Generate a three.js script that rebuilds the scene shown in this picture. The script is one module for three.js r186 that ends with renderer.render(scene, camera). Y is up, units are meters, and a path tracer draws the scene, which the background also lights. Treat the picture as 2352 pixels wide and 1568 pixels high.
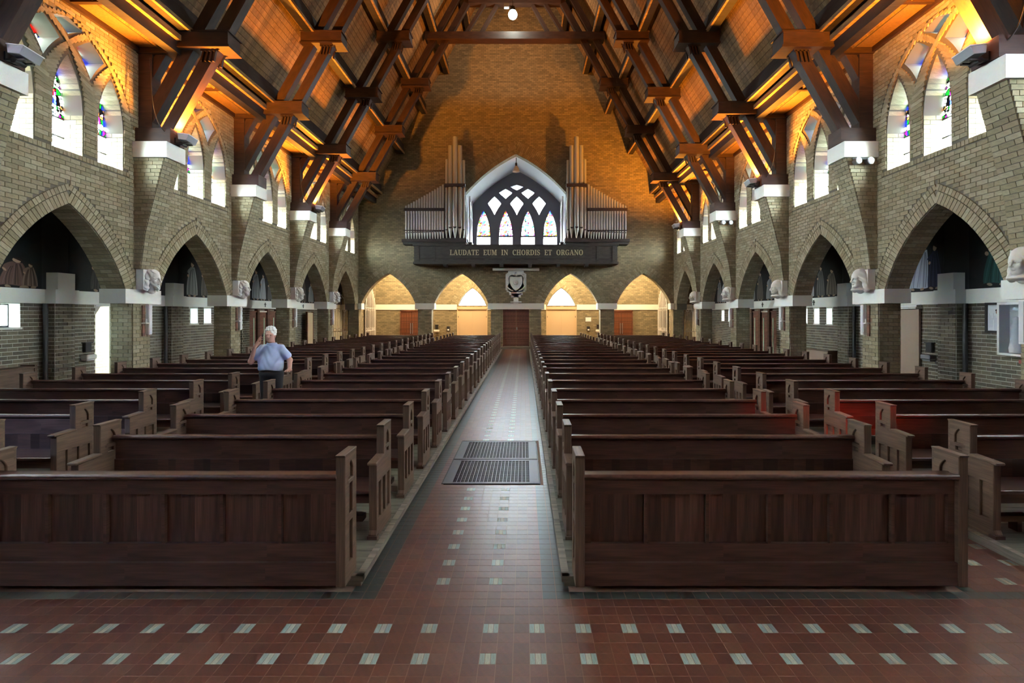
import * as THREE from 'three';
import { mergeGeometries, mergeVertices } from 'three/addons/utils/BufferGeometryUtils.js';
import { RoundedBoxGeometry } from 'three/addons/geometries/RoundedBoxGeometry.js';
import { TextGeometry } from 'three/addons/geometries/TextGeometry.js';
import { FontLoader } from 'three/addons/loaders/FontLoader.js';
import { MarchingCubes } from 'three/addons/objects/MarchingCubes.js';
import { RectAreaLightUniformsLib } from 'three/addons/lights/RectAreaLightUniformsLib.js';

// ---------------------------------------------------------------- camera, sky, exposure
// x = across the nave (0 on its axis), y = up, "depth" d runs down the nave from the camera, world z = -d
const scene = new THREE.Scene();
const camera = new THREE.PerspectiveCamera(2 * Math.atan(784 / 1200) * 180 / Math.PI, 2352 / 1568, 0.05, 300);
camera.position.set(0.45, 2.0, 0);
camera.lookAt(0.45, 2.0, -10);
camera.setViewOffset(2352, 1568, -27, 62, 2352, 1568);           // rising-front lens: verticals stay vertical
const renderer = new THREE.WebGLRenderer({ antialias: true });
renderer.toneMapping = THREE.LinearToneMapping;
renderer.toneMappingExposure = 1.12;
renderer.shadowMap.enabled = true;
RectAreaLightUniformsLib.init();
scene.background = new THREE.Color().setRGB(0.84, 1.0, 0.96);     // even overcast sky, seen only through the openings
scene.backgroundIntensity = 100;

const sun = new THREE.DirectionalLight(new THREE.Color(1.0, 0.95, 0.86), 24);    // low sun from behind the camera, let in by the chancel windows only
sun.position.set(-0.2 * 40 + 4.3, 0.6 * 40 + 0.6, 40 - 7);
sun.target.position.set(4.3, 0.6, -7);
sun.castShadow = true; sun.shadow.radius = 5;
Object.assign(sun.shadow.camera, { left: -30, right: 30, top: 30, bottom: -30, near: 1, far: 120 });
scene.add(sun, sun.target);

// ---------------------------------------------------------------- measures
const W = 9.19, TH = 0.56, AISLE = 11.4, TOP = 8.65;              // nave half width, arcade thickness, outer aisle wall, eaves
const D0 = -4.0, D1 = 30.4, BAY = 4.3;
const PIERS = [0.3, 4.6, 8.9, 13.2, 17.5, 21.8, 26.1];
const BAYS = [-1.85, 2.45, 6.75, 11.05, 15.35, 19.65, 23.95, 28.25];
const BANDLO = 2.27, BANDHI = 2.62;
const SLOPE = 1.79;

// ---------------------------------------------------------------- helpers
function rng(seed) { let s = seed >>> 0; return () => { s = (s + 0x6d2b79f5) | 0; let t = Math.imul(s ^ (s >>> 15), 1 | s); t = (t + Math.imul(t ^ (t >>> 7), 61 | t)) ^ t; return ((t ^ (t >>> 14)) >>> 0) / 4294967296; }; }
const R0 = rng(7);
const V = (x, y, d) => new THREE.Vector3(x, y, -d);
const taken = new Map();
function numbered(name) { const n = taken.get(name) || 0; taken.set(name, n + 1); return n ? name + '_' + String(n).padStart(3, '0') : name; }
function shade(o) { o.traverse((c) => { if (c.isMesh) { c.castShadow = true; c.receiveShadow = true; } }); return o; }
function tag(o, label, category, group, kind) {
  o.userData.label = label; o.userData.category = category;
  if (group) o.userData.group = group;
  if (kind) o.userData.kind = kind;
  return o;
}
function thing(name, label, category, pos = [0, 0, 0], group, kind) {
  const o = new THREE.Group(); o.name = numbered(name); o.position.set(...pos); scene.add(o);
  return tag(o, label, category, group, kind);
}
function part(name, geo, m, parent) {
  const g = Array.isArray(geo) ? mg(geo) : geo;
  const o = new THREE.Mesh(g, m); o.name = name; o.castShadow = true; o.receiveShadow = true; parent.add(o); return o;
}
function mg(list) {
  const l = list.map((g) => { const n = g.index ? g.toNonIndexed() : g; for (const k of Object.keys(n.attributes)) if (!['position', 'normal', 'uv'].includes(k)) n.deleteAttribute(k); return n; });
  return l.length === 1 ? l[0] : mergeGeometries(l);
}
function flip(g) {
  const n = g.index ? g.toNonIndexed() : g;
  for (const k of Object.keys(n.attributes)) {
    const a = n.attributes[k], s = a.itemSize, r = a.array;
    for (let i = 0; i < a.count; i += 3) for (let c = 0; c < s; c++) { const t = r[(i + 1) * s + c]; r[(i + 1) * s + c] = r[(i + 2) * s + c]; r[(i + 2) * s + c] = t; }
  }
  return n;
}
function mapped(g, m) { g.applyMatrix4(m); return m.determinant() < 0 ? flip(g) : g; }
// a box with uv in metres, centred at x, y, z
function box(w, h, d, x = 0, y = 0, z = 0) {
  const g = new THREE.BoxGeometry(w, h, d), u = g.attributes.uv, dims = [[d, h], [d, h], [w, d], [w, d], [w, h], [w, h]];
  for (let f = 0; f < 6; f++) for (let k = 0; k < 4; k++) u.setXY(f * 4 + k, u.getX(f * 4 + k) * dims[f][0], u.getY(f * 4 + k) * dims[f][1]);
  g.translate(x, y, z); return g;
}
// box given by its two corners in x, y, depth
function bxd(x0, x1, y0, y1, d0, d1) { return box(Math.abs(x1 - x0), Math.abs(y1 - y0), Math.abs(d1 - d0), (x0 + x1) / 2, (y0 + y1) / 2, -(d0 + d1) / 2); }
function rbox(w, h, d, r, x = 0, y = 0, z = 0) { const g = new RoundedBoxGeometry(w, h, d, 1, r); g.translate(x, y, z); return g; }
// a beam of section w (in its plane) by t between two points in an x-y plane at depth d
function beamXY(x0, y0, x1, y1, w, t, d) {
  const L = Math.hypot(x1 - x0, y1 - y0), g = box(L, w, t);
  g.rotateZ(Math.atan2(y1 - y0, x1 - x0)); g.translate((x0 + x1) / 2, (y0 + y1) / 2, -d); return g;
}
function tube(points, r, seg = 8, n = 0) {
  const c = new THREE.CatmullRomCurve3(points, false, 'centripetal');
  return new THREE.TubeGeometry(c, n || points.length * 6, r, seg, false);
}
function shapeOf(pts) { const s = new THREE.Shape(); pts.forEach((p, i) => (i ? s.lineTo(p[0], p[1]) : s.moveTo(p[0], p[1]))); s.closePath(); return s; }
function extrude(pts, depth, holes = [], bevel = 0) {
  const s = shapeOf(pts);
  for (const h of holes) s.holes.push(shapeOf(h));
  return new THREE.ExtrudeGeometry(s, { depth, bevelEnabled: bevel > 0, bevelThickness: bevel, bevelSize: bevel, bevelSegments: 1, curveSegments: 1, steps: 1 });
}
// pointed arch outline from its right springing over the apex to its left springing
// the right-hand arc of a pointed arch: half span a, rise, and the angle through which it turns
function arcOf(a, rise, turn) {
  const c = Math.hypot(a, rise), R = c / (2 * Math.sin(turn / 2)), k = Math.sqrt(R * R - c * c / 4), ox = a / 2 - rise / c * k, oy = rise / 2 - a / c * k;
  const at = (r, f) => { const t0 = Math.asin(-oy / r), t1 = Math.acos(-ox / r), t = t0 + (t1 - t0) * f; return [ox + r * Math.cos(t), oy + r * Math.sin(t), t]; };
  return { R, ox, oy, at, len: (r) => r * (Math.acos(-ox / r) - Math.asin(-oy / r)) };
}
const TURN = 0.72;
function archPts(cx, ys, a, rise, n = 14, turn = TURN) {
  const A = arcOf(a, rise, turn), p = [];
  for (let i = 0; i <= n; i++) { const q = A.at(A.R, i / n); p.push([cx + q[0], ys + q[1]]); }
  for (let i = n - 1; i >= 0; i--) { const q = p[i]; p.push([2 * cx - q[0], q[1]]); }
  return p;
}
const UNIT = box(1, 1, 1);
UNIT.attributes.uv.array.forEach((v, i, a) => { a[i] = v * 0.25; });

// ---------------------------------------------------------------- textures
function dataTex(w, h, f, srgb = true) {
  const d = new Uint8Array(w * h * 4);
  for (let y = 0; y < h; y++) for (let x = 0; x < w; x++) { const c = f(x, y), i = (y * w + x) * 4; d[i] = c[0]; d[i + 1] = c[1]; d[i + 2] = c[2]; d[i + 3] = 255; }
  const t = new THREE.DataTexture(d, w, h); t.wrapS = t.wrapT = THREE.RepeatWrapping; t.magFilter = THREE.LinearFilter; t.minFilter = THREE.LinearMipmapLinearFilter; t.generateMipmaps = true;
  if (srgb) t.colorSpace = THREE.SRGBColorSpace;
  t.needsUpdate = true; return t;
}
// tileable value noise
function noise2(seed, N) {
  const r = rng(seed), g = new Float32Array(N * N); for (let i = 0; i < N * N; i++) g[i] = r();
  return (x, y) => { x = ((x % N) + N) % N; y = ((y % N) + N) % N; const i = Math.floor(x), j = Math.floor(y), u = x - i, v = y - j, s = u * u * (3 - 2 * u), t = v * v * (3 - 2 * v), a = g[j * N + i], b = g[j * N + (i + 1) % N], c = g[((j + 1) % N) * N + i], d = g[((j + 1) % N) * N + (i + 1) % N]; return (a + (b - a) * s) * (1 - t) + (c + (d - c) * s) * t; };
}
const n8 = noise2(1, 8), n32 = noise2(2, 32), n64 = noise2(3, 64), n128 = noise2(4, 128);
const clamp = (v) => Math.max(0, Math.min(255, v));
// wood: the grain runs along u; boards of differing tone along v
function woodTex(seed, boards, contrast) {
  const r = rng(seed), tone = [...Array(Math.max(1, boards))].map(() => 1 - contrast * r()), off = tone.map(() => r() * 64);
  return dataTex(512, 512, (x, y) => {
    const b = Math.floor(y / 512 * Math.max(1, boards)), o = off[b] || 0, t = tone[b] || 1;
    const g = 0.62 + 0.2 * n128(x / 512 * 8 + o, y / 512 * 128) + 0.22 * n32(x / 512 * 4 + o, y / 512 * 32) + 0.1 * n8(x / 512 * 8, y / 512 * 8 + o);
    const v = 235 * g * t; return [clamp(v), clamp(v * (0.97 - 0.03 * n32(x / 64, y / 64))), clamp(v * 0.95)];
  });
}
const grainTex = woodTex(11, 1, 0);
const fineTex = dataTex(512, 512, (x, y) => { const v = 200 + 30 * n128(x / 4, y / 4) + 25 * n32(x / 16, y / 16); return [clamp(v), clamp(v), clamp(v)]; });
const bumpTex = dataTex(256, 256, (x, y) => { const v = 255 * (0.6 * n128(x / 2, y / 2) + 0.4 * n64(x / 4, y / 4)); return [v, v, v]; }, false);
// patches of differently toned veneer, as on the pew backs
function veneerTex(seed, cols) {
  const r = rng(seed), t = [...Array(cols)].map(() => 0.55 + 0.45 * r()), w = [...Array(cols)].map(() => 0.5 + r()); const sum = w.reduce((a, b) => a + b); let acc = 0; const edge = w.map((v) => (acc += v / sum));
  return dataTex(1024, 128, (x, y) => { let k = edge.findIndex((e) => x / 1024 < e); if (k < 0) k = cols - 1; const g = 0.66 + 0.22 * n128(x / 1024 * 24 + k * 9, y / 4) + 0.12 * n32(x / 32, y / 16); const v = 240 * g * t[k]; return [clamp(v), clamp(v * 0.96), clamp(v * 0.93)]; });
}
// brickwork seen from too far away to tell its bricks apart: 15 bricks by 40 courses, 3.8 m square
function farBrick(seed, mortar, lo, hi, bump) {
  const r = rng(seed), N = 15, M = 40, tones = [...Array(N * M)].map(() => lo + (hi - lo) * r());
  return dataTex(1024, 1024, (x, y) => {
    const cy = y / 1024 * M, j = Math.floor(cy), fy = cy - j, cx = x / 1024 * N + (j % 2 ? 0.5 : 0), i = Math.floor(cx) % N, fx = cx - Math.floor(cx);
    if (fy < 0.13 || fx < 0.05) return [mortar, mortar, mortar];
    const v = bump ? 220 + 30 * n128(x / 4, y / 4) : tones[j * N + i] + 22 * (n128(x / 3, y / 3) - 0.5); return [clamp(v), clamp(v * (bump ? 1 : 0.985)), clamp(v * (bump ? 1 : 0.96))];
  }, !bump);
}
const farBrickMap = farBrick(21, 165, 190, 245, false), farBrickBump = farBrick(21, 60, 150, 245, true);
for (const t of [farBrickMap, farBrickBump]) t.repeat.set(1 / 3.8, 1 / 3.8);

// ---------------------------------------------------------------- materials (colours are linear)
function mat(name, c, rough = 0.8, o = {}) {
  const m = new THREE.MeshPhysicalMaterial({ roughness: rough, ...o }); m.name = name;
  if (Array.isArray(c)) m.color.setRGB(...c); else m.color.set(c);
  return m;
}
const M = {
  mortar: mat('mortar', [0.105, 0.095, 0.07], 0.95),
  paleMortar: mat('pale_mortar', [0.52, 0.52, 0.44], 0.95),
  stone: mat('painted_stone', [0.74, 0.76, 0.70], 0.75, { bumpMap: bumpTex, bumpScale: 0.002 }),
  stoneRelief: mat('grey_stone', [0.70, 0.74, 0.69], 0.8, { bumpMap: bumpTex, bumpScale: 0.002 }),
  plaster: mat('white_plaster', [0.66, 0.68, 0.70], 0.85),
  farBrick: mat('far_brick', [0.345, 0.30, 0.19], 0.9, { map: farBrickMap, bumpMap: farBrickBump, bumpScale: 0.012 }),
  timber: mat('dark_timber', [0.062, 0.030, 0.018], 0.6, { map: grainTex }),
  purlin: mat('black_timber', [0.030, 0.025, 0.022], 0.65, { map: grainTex }),
  boards: mat('roof_boards', [0.52, 0.37, 0.17], 0.7, { map: grainTex }),
  roofBack: mat('roof_deck', [0.06, 0.045, 0.03], 0.9),
  soffit: mat('soffit_board', [0.30, 0.17, 0.07], 0.75, { map: fineTex }),
  pew: mat('pew_wood', [0.122, 0.064, 0.045], 0.34, { map: grainTex }),
  pewEnd: mat('pew_end_oak', [0.160, 0.104, 0.066], 0.5, { map: grainTex }),
  platform: mat('platform_boards', [0.33, 0.34, 0.25], 0.6, { map: woodTex(31, 6, 0.35) }),
  kerb: mat('platform_kerb', [0.30, 0.29, 0.22], 0.6, { map: grainTex }),
  grout: mat('grout', [0.27, 0.17, 0.125], 0.7),
  iron: mat('cast_iron', [0.11, 0.115, 0.13], 0.42, { metalness: 0.6 }),
  whiteIron: mat('white_iron', [0.75, 0.74, 0.70], 0.5),
  blackMetal: mat('black_metal', [0.02, 0.02, 0.022], 0.45),
  greyMetal: mat('grey_metal', [0.30, 0.32, 0.35], 0.4, { metalness: 0.5 }),
  pipe: mat('organ_pipe', [0.50, 0.52, 0.46], 0.42, { metalness: 0.35 }),
  pipeDark: mat('organ_case', [0.06, 0.05, 0.045], 0.6, { map: grainTex }),
  gallery: mat('gallery_front', [0.055, 0.058, 0.052], 0.6, { map: grainTex }),
  gold: mat('gilt_letter', [0.55, 0.50, 0.32], 0.45, { metalness: 0.2 }),
  doorBrown: mat('oak_door', [0.21, 0.075, 0.030], 0.5, { map: grainTex }),
  doorDark: mat('dark_oak_door', [0.27, 0.13, 0.085], 0.5, { map: grainTex }),
  doorBeige: mat('beige_panel', [0.60, 0.45, 0.28], 0.7),
  vaultShade: mat('vault_shade_tone', [0.028, 0.030, 0.032], 0.9),  // deep shade of the aisle vaults, as a colour
  tan: mat('tan_panel', [0.34, 0.26, 0.20], 0.8),
  white: mat('white_paint', [0.78, 0.80, 0.80], 0.6),
};
const pewMat = [veneerTex(41, 22), veneerTex(42, 26), veneerTex(43, 19)].map((t, i) => mat('pew_veneer', [0.135, 0.068, 0.048], 0.34, { map: t }));
const staveMat = [0.8, 1.0, 1.15, 1.35, 1.65].map((k) => mat('screen_stave', [0.112 * k, 0.058 * k, 0.041 * k], 0.34, { map: grainTex }));
// five fired tones of the nave's brick, and five of the darker aisle brick
const BR = [[0.37, 0.325, 0.21], [0.32, 0.28, 0.17], [0.42, 0.375, 0.25], [0.28, 0.24, 0.145], [0.35, 0.295, 0.18]];
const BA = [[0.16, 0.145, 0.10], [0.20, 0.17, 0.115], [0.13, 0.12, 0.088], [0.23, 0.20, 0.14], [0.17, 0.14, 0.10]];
const brickMat = BR.map((c) => mat('nave_brick', c, 0.9, { map: fineTex, bumpMap: bumpTex, bumpScale: 0.0012 }));
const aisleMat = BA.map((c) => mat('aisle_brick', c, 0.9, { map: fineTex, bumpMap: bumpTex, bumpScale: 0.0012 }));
const instBrick = mat('nave_brick_any', [1, 1, 1], 0.9, { map: fineTex, bumpMap: bumpTex, bumpScale: 0.0012 });

// ---------------------------------------------------------------- brick placing
// a brick = { p: centre, s: size along its own axes, q: turn, k: tone }
const Q0 = new THREE.Quaternion();
function brickAt(p, s, q = Q0) { return { p, s, q, k: Math.floor(R0() * 5) }; }
function layBricks(list, parent, tones, mats, single, name = 'brick') {
  const inFrame = (b) => { const d = -b.p.z; if (d < 2) return 0; const x = 1203 + (b.p.x - 0.45) / d * 1200, y = 722 - (b.p.y - 2) / d * 1200; return x > -20 && x < 2372 && y > -20 && y < 1600 ? 1 / d : 0; };
  let near = [], rest = list;
  if (single > 0) { const o = list.map((b) => [inFrame(b), b]).sort((a, b) => b[0] - a[0]); near = o.slice(0, single).filter((e) => e[0] > 0).map((e) => e[1]); const set = new Set(near); rest = list.filter((b) => !set.has(b)); }
  for (const b of near) { const o = part(name, UNIT, mats[b.k], parent); o.position.copy(b.p); o.quaternion.copy(b.q); o.scale.set(...b.s); }
  if (rest.length) {
    const im = new THREE.InstancedMesh(UNIT, instBrick, rest.length), m4 = new THREE.Matrix4(), sc = new THREE.Vector3(), col = new THREE.Color();
    rest.forEach((b, i) => { m4.compose(b.p, b.q, sc.set(...b.s)); im.setMatrixAt(i, m4); const c = tones[b.k]; im.setColorAt(i, col.setRGB(c[0], c[1], c[2])); });
    im.name = 'brickwork'; im.castShadow = im.receiveShadow = true; im.userData.kind = 'stuff'; parent.add(im);
  }
}
// coursed bricks on a rectangle of a flat face; place(u, v, w) gives the world point, blocked(u, v) keeps openings free
const CH = 0.095, BL = 0.255;
function courses(u0, u1, v0, v1, blocked, place, size, out, q = Q0, joint = 0.011) {
  for (let j = Math.round(v0 / CH); (j + 0.5) * CH < v1; j++) {
    const y = j * CH, off = j % 2 ? BL / 2 : 0;
    for (let i = Math.floor((u0 - off) / BL); i * BL + off < u1; i++) {
      const a = Math.max(u0, i * BL + off), b = Math.min(u1, (i + 1) * BL + off); if (b - a < 0.03) continue;
      let s = -1; const n = 6;
      for (let k = 0; k <= n; k++) {
        const t = a + (b - a) * (k + 0.5) / n, ok = k < n && !blocked(t, y + 0.02) && !blocked(t, y + CH - 0.02);
        if (ok && s < 0) s = k;
        if (!ok && s >= 0) { const ua = a + (b - a) * s / n, ub = a + (b - a) * k / n; s = -1; const L = ub - ua - joint; if (L > 0.03) out.push(brickAt(place((ua + ub) / 2, y + CH / 2, 0.006 * R0()), size(L, CH - joint), q)); }
      }
    }
  }
}

// ================================================================ SIDE WALLS WITH ARCADE AND CLERESTORY
const ARCH_A = 1.55, ARCH_RISE = 1.73, ARC = arcOf(ARCH_A, ARCH_RISE, TURN), ARCH_R = ARC.R;
const LAN = { p: 1.15, a: 0.375, R: 2.0, y0: 6.35, sill: 5.45 };   // clerestory lancets
// tracery cells: bars that curve both ways from every mullion, by u = x - bend, v = x + bend
function cells(n, T, seg = 7) {
  const out = [], c = (i) => (i - (n - 1) / 2) * T.p;
  const pt = (u, v) => { const d = Math.max(0, (v - u) / 2); return [(u + v) / 2, T.y0 + Math.sqrt(Math.max(0, 2 * T.R * d - d * d))]; };
  for (let i = 0; i < n; i++) for (let j = i; j < n; j++) {
    const u0 = c(i) - T.a, u1 = c(i) + T.a, v0 = c(j) - T.a, v1 = c(j) + T.a, P = [];
    if (i === j) {
      P.push([u0, T.sill], [u1, T.sill]);
      for (let k = 0; k <= seg; k++) P.push(pt(u1 - (u1 - u0) * k / seg, v1));
      for (let k = 1; k <= seg; k++) P.push(pt(u0, v1 - (v1 - v0) * k / seg));
    } else {
      for (let k = 0; k < seg; k++) P.push(pt(u1, v0 + (v1 - v0) * k / seg));
      for (let k = 0; k < seg; k++) P.push(pt(u1 - (u1 - u0) * k / seg, v1));
      for (let k = 0; k < seg; k++) P.push(pt(u0, v1 - (v1 - v0) * k / seg));
      for (let k = 0; k < seg; k++) P.push(pt(u0 + (u1 - u0) * k / seg, v0));
    }
    out.push({ i, j, P });
  }
  return out;
}
// stained glass: a white field below, small coloured quarries above
function stained(seed, white = 0) {
  const r = rng(seed), pal = [...Array(white).fill([0.92, 0.95, 0.97]), [0.9, 0.06, 0.05], [0.10, 0.18, 0.85], [0.85, 0.62, 0.06], [0.06, 0.5, 0.14], [0.95, 0.95, 0.95], [0.95, 0.95, 0.95], [0.55, 0.12, 0.6], [0.95, 0.55, 0.3]];
  const pts = [...Array(60)].map(() => [r(), r(), pal[Math.floor(r() * pal.length)]]);
  return dataTex(128, 128, (x, y) => { let a = 9, b = 9, c = null; for (const p of pts) { const d = Math.hypot(x / 128 - p[0], y / 128 - p[1]); if (d < a) { b = a; a = d; c = p[2]; } else if (d < b) b = d; } const k = b - a < 0.018 ? 0.05 : 1; return [255 * c[0] * k, 255 * c[1] * k, 255 * c[2] * k]; });
}
const glassOf = (name, c, o = {}) => mat(name, c, 0.25, { transmission: 1, thickness: 0, specularIntensity: 0.3, ...o });
const G = {
  clear: glassOf('leaded_glass', [0.93, 0.97, 1.0]),
  pale: glassOf('pale_stained_glass', [0.9, 0.92, 0.95], { map: stained(54, 12) }),
  stained: [51, 52, 53].map((s) => glassOf('stained_glass', [0.8, 0.8, 0.85], { map: stained(s, 5) })),
};
for (const m of G.stained) m.map.repeat.set(1.6, 1.6);
const LEAD = M.blackMetal;
let windowNumber = 0;
const ordinal = ['first', 'second', 'third', 'fourth', 'fifth', 'sixth', 'seventh', 'eighth', 'ninth', 'tenth', 'eleventh', 'twelfth', 'thirteenth', 'fourteenth', 'fifteenth', 'sixteenth', 'seventeenth', 'eighteenth', 'nineteenth', 'twentieth', 'twenty-first', 'twenty-second', 'twenty-third', 'twenty-fourth'];

function sideMatrix(s, x) { return new THREE.Matrix4().set(0, 0, s, s * x, 0, 1, 0, 0, -1, 0, 0, 0, 0, 0, 0, 1); }   // (depth, y, out) -> world

function sideWall(s) {
  const side = s < 0 ? 'left' : 'right';
  const w = thing('wall_' + side, (s < 0 ? 'left' : 'right') + ' nave wall of buff brick with pointed arcade and clerestory', 'wall', [0, 0, 0], null, 'structure');
  // core: outline with an arched notch in every bay
  const o = [[D0, BANDLO]];
  for (const c of BAYS) { const a = archPts(c, BANDHI, ARCH_A, ARCH_RISE).reverse(); o.push([c - ARCH_A, BANDLO], ...a, [c + ARCH_A, BANDLO]); }
  o.push([D1 + 0.5, BANDLO], [D1 + 0.5, TOP], [D0, TOP]);
  const cl = cells(3, LAN), holes = [];
  for (const c of BAYS) for (const e of cl) holes.push(e.P.map((p) => [c + p[0], p[1]]));
  part('mortar_core', mapped(extrude(o, TH, holes), sideMatrix(s, W)), M.mortar, w);
  // coursed face bricks
  const dOf = (h) => LAN.R - Math.sqrt(Math.max(0, LAN.R ** 2 - h * h));
  const blocked = (t, y) => {
    if (y < BANDHI) return true;
    for (const c of BAYS) {
      const u = Math.abs(t - c); if (u > BAY / 2) continue;
      if (y < 5 && Math.hypot(u - ARC.ox, y - BANDHI - ARC.oy) < ARCH_R + 0.40) return true;
      if (y > LAN.sill - 0.11 && y < LAN.y0) { for (const k of [-1, 0, 1]) if (Math.abs(t - c - k * LAN.p) < LAN.a) return true; if (y < LAN.sill && u < 1.66) return true; }
      if (y >= LAN.y0 && y - LAN.y0 < LAN.R && u + dOf(y - LAN.y0) < 1.525 + 0.26) return true;
    }
    return y > TOP;
  };
  const B = [];
  courses(D0 + 11, D1, BANDHI, TOP, blocked, (t, y, k) => V(s * (W - 0.004 - k), y, t), (L, h) => [0.024, h, L], B);
  const turn = (ang) => new THREE.Quaternion().setFromAxisAngle(new THREE.Vector3(1, 0, 0), ang);
  const RB = [];
  for (const c of BAYS) {
    if (c < 8) continue;
    // two rings of arch bricks on the face and the courses of the soffit
    for (const f of [1, -1]) {
      for (const [r, len] of [[ARCH_R + 0.125, 0.235], [ARCH_R + 0.32, 0.125]]) {
        const n = Math.floor(ARC.len(r) / 0.097);
        for (let i = 0; i <= n; i++) {
          const [u, yy, t] = ARC.at(r, (i + 0.5) / (n + 1)), y = BANDHI + yy; if (u < 0.02) continue;
          RB.push(brickAt(V(s * (W - 0.010 - 0.006 * R0()), y, c + f * u), [0.03, 0.084, len], turn(f > 0 ? t : -t)));
        }
      }
      const n = Math.floor(ARC.len(ARCH_R) / 0.096);
      for (let i = 0; i < n; i++) {
        const [u, yy, t] = ARC.at(ARCH_R + 0.004, (i + 0.5) / n), y = BANDHI + yy;
        const sp = i % 2 ? [[0.0, 0.27], [0.28, 0.27]] : [[0, 0.13], [0.14, 0.27], [0.42, 0.13]];
        for (const [x0, L] of sp) RB.push(brickAt(V(s * (W + x0 + L / 2 + 0.004), y, c + f * u), [L, 0.085, 0.024], turn(f > 0 ? t : -t)));
      }
    }
    // clerestory: bars of the tracery, enclosing ring, sill course, brick jambs
    const along = (u0, sgn, xend, wide, proud) => {
      let h = 0;
      while (h < LAN.R - 0.02) {
        const x = u0 + dOf(h); if (x > xend) break;
        const slope = Math.atan2(Math.sqrt(LAN.R ** 2 - h * h), h);            // angle of the tangent above the horizontal
        const st = 0.097 * Math.sin(slope); const hm = h + st / 2, xm = u0 + dOf(hm);
        RB.push(brickAt(V(s * (W - proud - 0.004 * R0()), LAN.y0 + hm, c + sgn * xm), [0.03, 0.085, wide * Math.sin(slope)], turn((sgn > 0 ? -1 : 1) * (slope - Math.PI / 2))));
        h += Math.max(0.03, st);
      }
    };
    for (const g of [1, -1]) {
      for (const u0 of [-0.575, 0.575]) along(u0, g, (1.525 + u0) / 2 + 0.1, 0.37, g > 0 ? 0.006 : 0.014);
      along(-1.525 - 0.125, g, 0.02, 0.235, 0.016);
    }
    for (let k = -17; k <= 17; k++) RB.push(brickAt(V(s * (W - 0.008), LAN.sill - 0.055, c + k * 0.0965), [0.036, 0.10, 0.084]));
    for (const k of [-1, 0, 1]) for (const g of [1, -1]) {
      for (let j = 0; j < 9; j++) { const y = LAN.sill + 0.05 + j * 0.1; for (const [x0, L] of j % 2 ? [[0, 0.13], [0.14, 0.26]] : [[0, 0.26], [0.27, 0.13]]) RB.push(brickAt(V(s * (W + x0 + L / 2 + 0.006), y, c + k * LAN.p + g * (LAN.a + 0.006)), [L, 0.088, 0.024])); }
      for (let j = 0; j < 10; j++) { const dd = 0.0 + 0.36 * (j + 0.5) / 10, h = Math.sqrt(2 * LAN.R * dd - dd * dd), x = LAN.a - dd, sl = Math.atan2(LAN.R - dd, h); RB.push(brickAt(V(s * (W + 0.2), LAN.y0 + h, c + k * LAN.p + g * (x + 0.005)), [0.38, 0.1, 0.02], turn((g > 0 ? 1 : -1) * (Math.PI / 2 - sl)))); }
    }
  }
  layBricks(B, w, BR, brickMat, 290);
  layBricks(RB, w, BR, brickMat, 280, 'arch_brick');
  shade(w);
  // leaded windows of the clerestory
  BAYS.forEach((c, n) => {
    if (c < -2) return;
    windowNumber++;
    const vis = n - 2, where = vis >= 1 ? ordinal[vis - 1] + ' clerestory window from the front on the ' + side + ' wall' : 'clerestory window on the ' + side + ' wall beside the chancel, ' + (n === 1 ? 'next to the steps' : 'above the front pew');
    const wn = thing('window_' + windowNumber, where, 'window', [0, 0, 0], null, 'structure');
    for (const e of cl) {
      const m = sideMatrix(s, W + 0.43), g = (P) => mapped(new THREE.ShapeGeometry(shapeOf(P.map((p) => [c + p[0], p[1]]))), m.clone());
      if (e.i === e.j) {
        const x0 = (e.i - 1) * LAN.p - LAN.a, low = [[x0, LAN.sill], [x0 + 2 * LAN.a, LAN.sill], [x0 + 2 * LAN.a, LAN.y0 - 0.1], [x0, LAN.y0 - 0.1]], high = e.P.map((p) => [p[0], Math.max(p[1], LAN.y0 - 0.1)]);
        part('pane', g(low), G.clear, wn); part('stained_pane', g(high), G.stained[(e.i + n) % 3], wn);
        const bars = [];
        for (const y of [LAN.sill + 0.03, LAN.sill + 0.4, LAN.y0 - 0.1]) bars.push(bxd(s * (W + 0.41), s * (W + 0.45), y - 0.012, y + 0.012, c + x0, c + x0 + 2 * LAN.a));
        for (const k of [0.33, 0.67]) bars.push(bxd(s * (W + 0.415), s * (W + 0.445), LAN.sill, LAN.y0 + 0.4, c + x0 + 2 * LAN.a * k - 0.006, c + x0 + 2 * LAN.a * k + 0.006));
        part('leading', bars, LEAD, wn);
      } else part('stained_pane', g(e.P), G.pale, wn);
    }
  });
  // piers, capitals, corbels, carved heads
  PIERS.forEach((c, n) => {
    if (c < 8) return;
    const nm = ordinal[n - 2];
    const p = thing('pillar', nm + ' brick arcade pillar from the front on the ' + side + ' side with white capital', 'pillar', [0, 0, 0], null, 'structure');
    part('shaft_core', bxd(s * (W + 0.03), s * (W + TH), 0, BANDLO, c - 0.3, c + 0.3), M.mortar, p);
    part('capital', mg([bxd(s * (W - 0.05), s * (W + TH + 0.03), BANDLO, BANDHI, c - 0.615, c + 0.615)]), M.stone, p);
    const L = [];
    courses(c - 0.3, c + 0.3, 0, BANDLO, () => false, (t, y, k) => V(s * (W + 0.024 - k), y, t), (l, h) => [0.024, h, l], L);
    for (const f of [-1, 1]) courses(W + 0.03, W + TH, 0, BANDLO, () => false, (x, y, k) => V(s * x, y, c + f * (0.302 + k)), (l, h) => [l, h, 0.024], L);
    layBricks(L, p, BR, brickMat, c < 14 ? 260 : 0);
    // corbel
    const k = thing('corbel', nm + ' tapering brick corbel from the front on the ' + side + ' wall, white stone cap', 'corbel', [0, 0, 0], null, 'structure');
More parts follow.
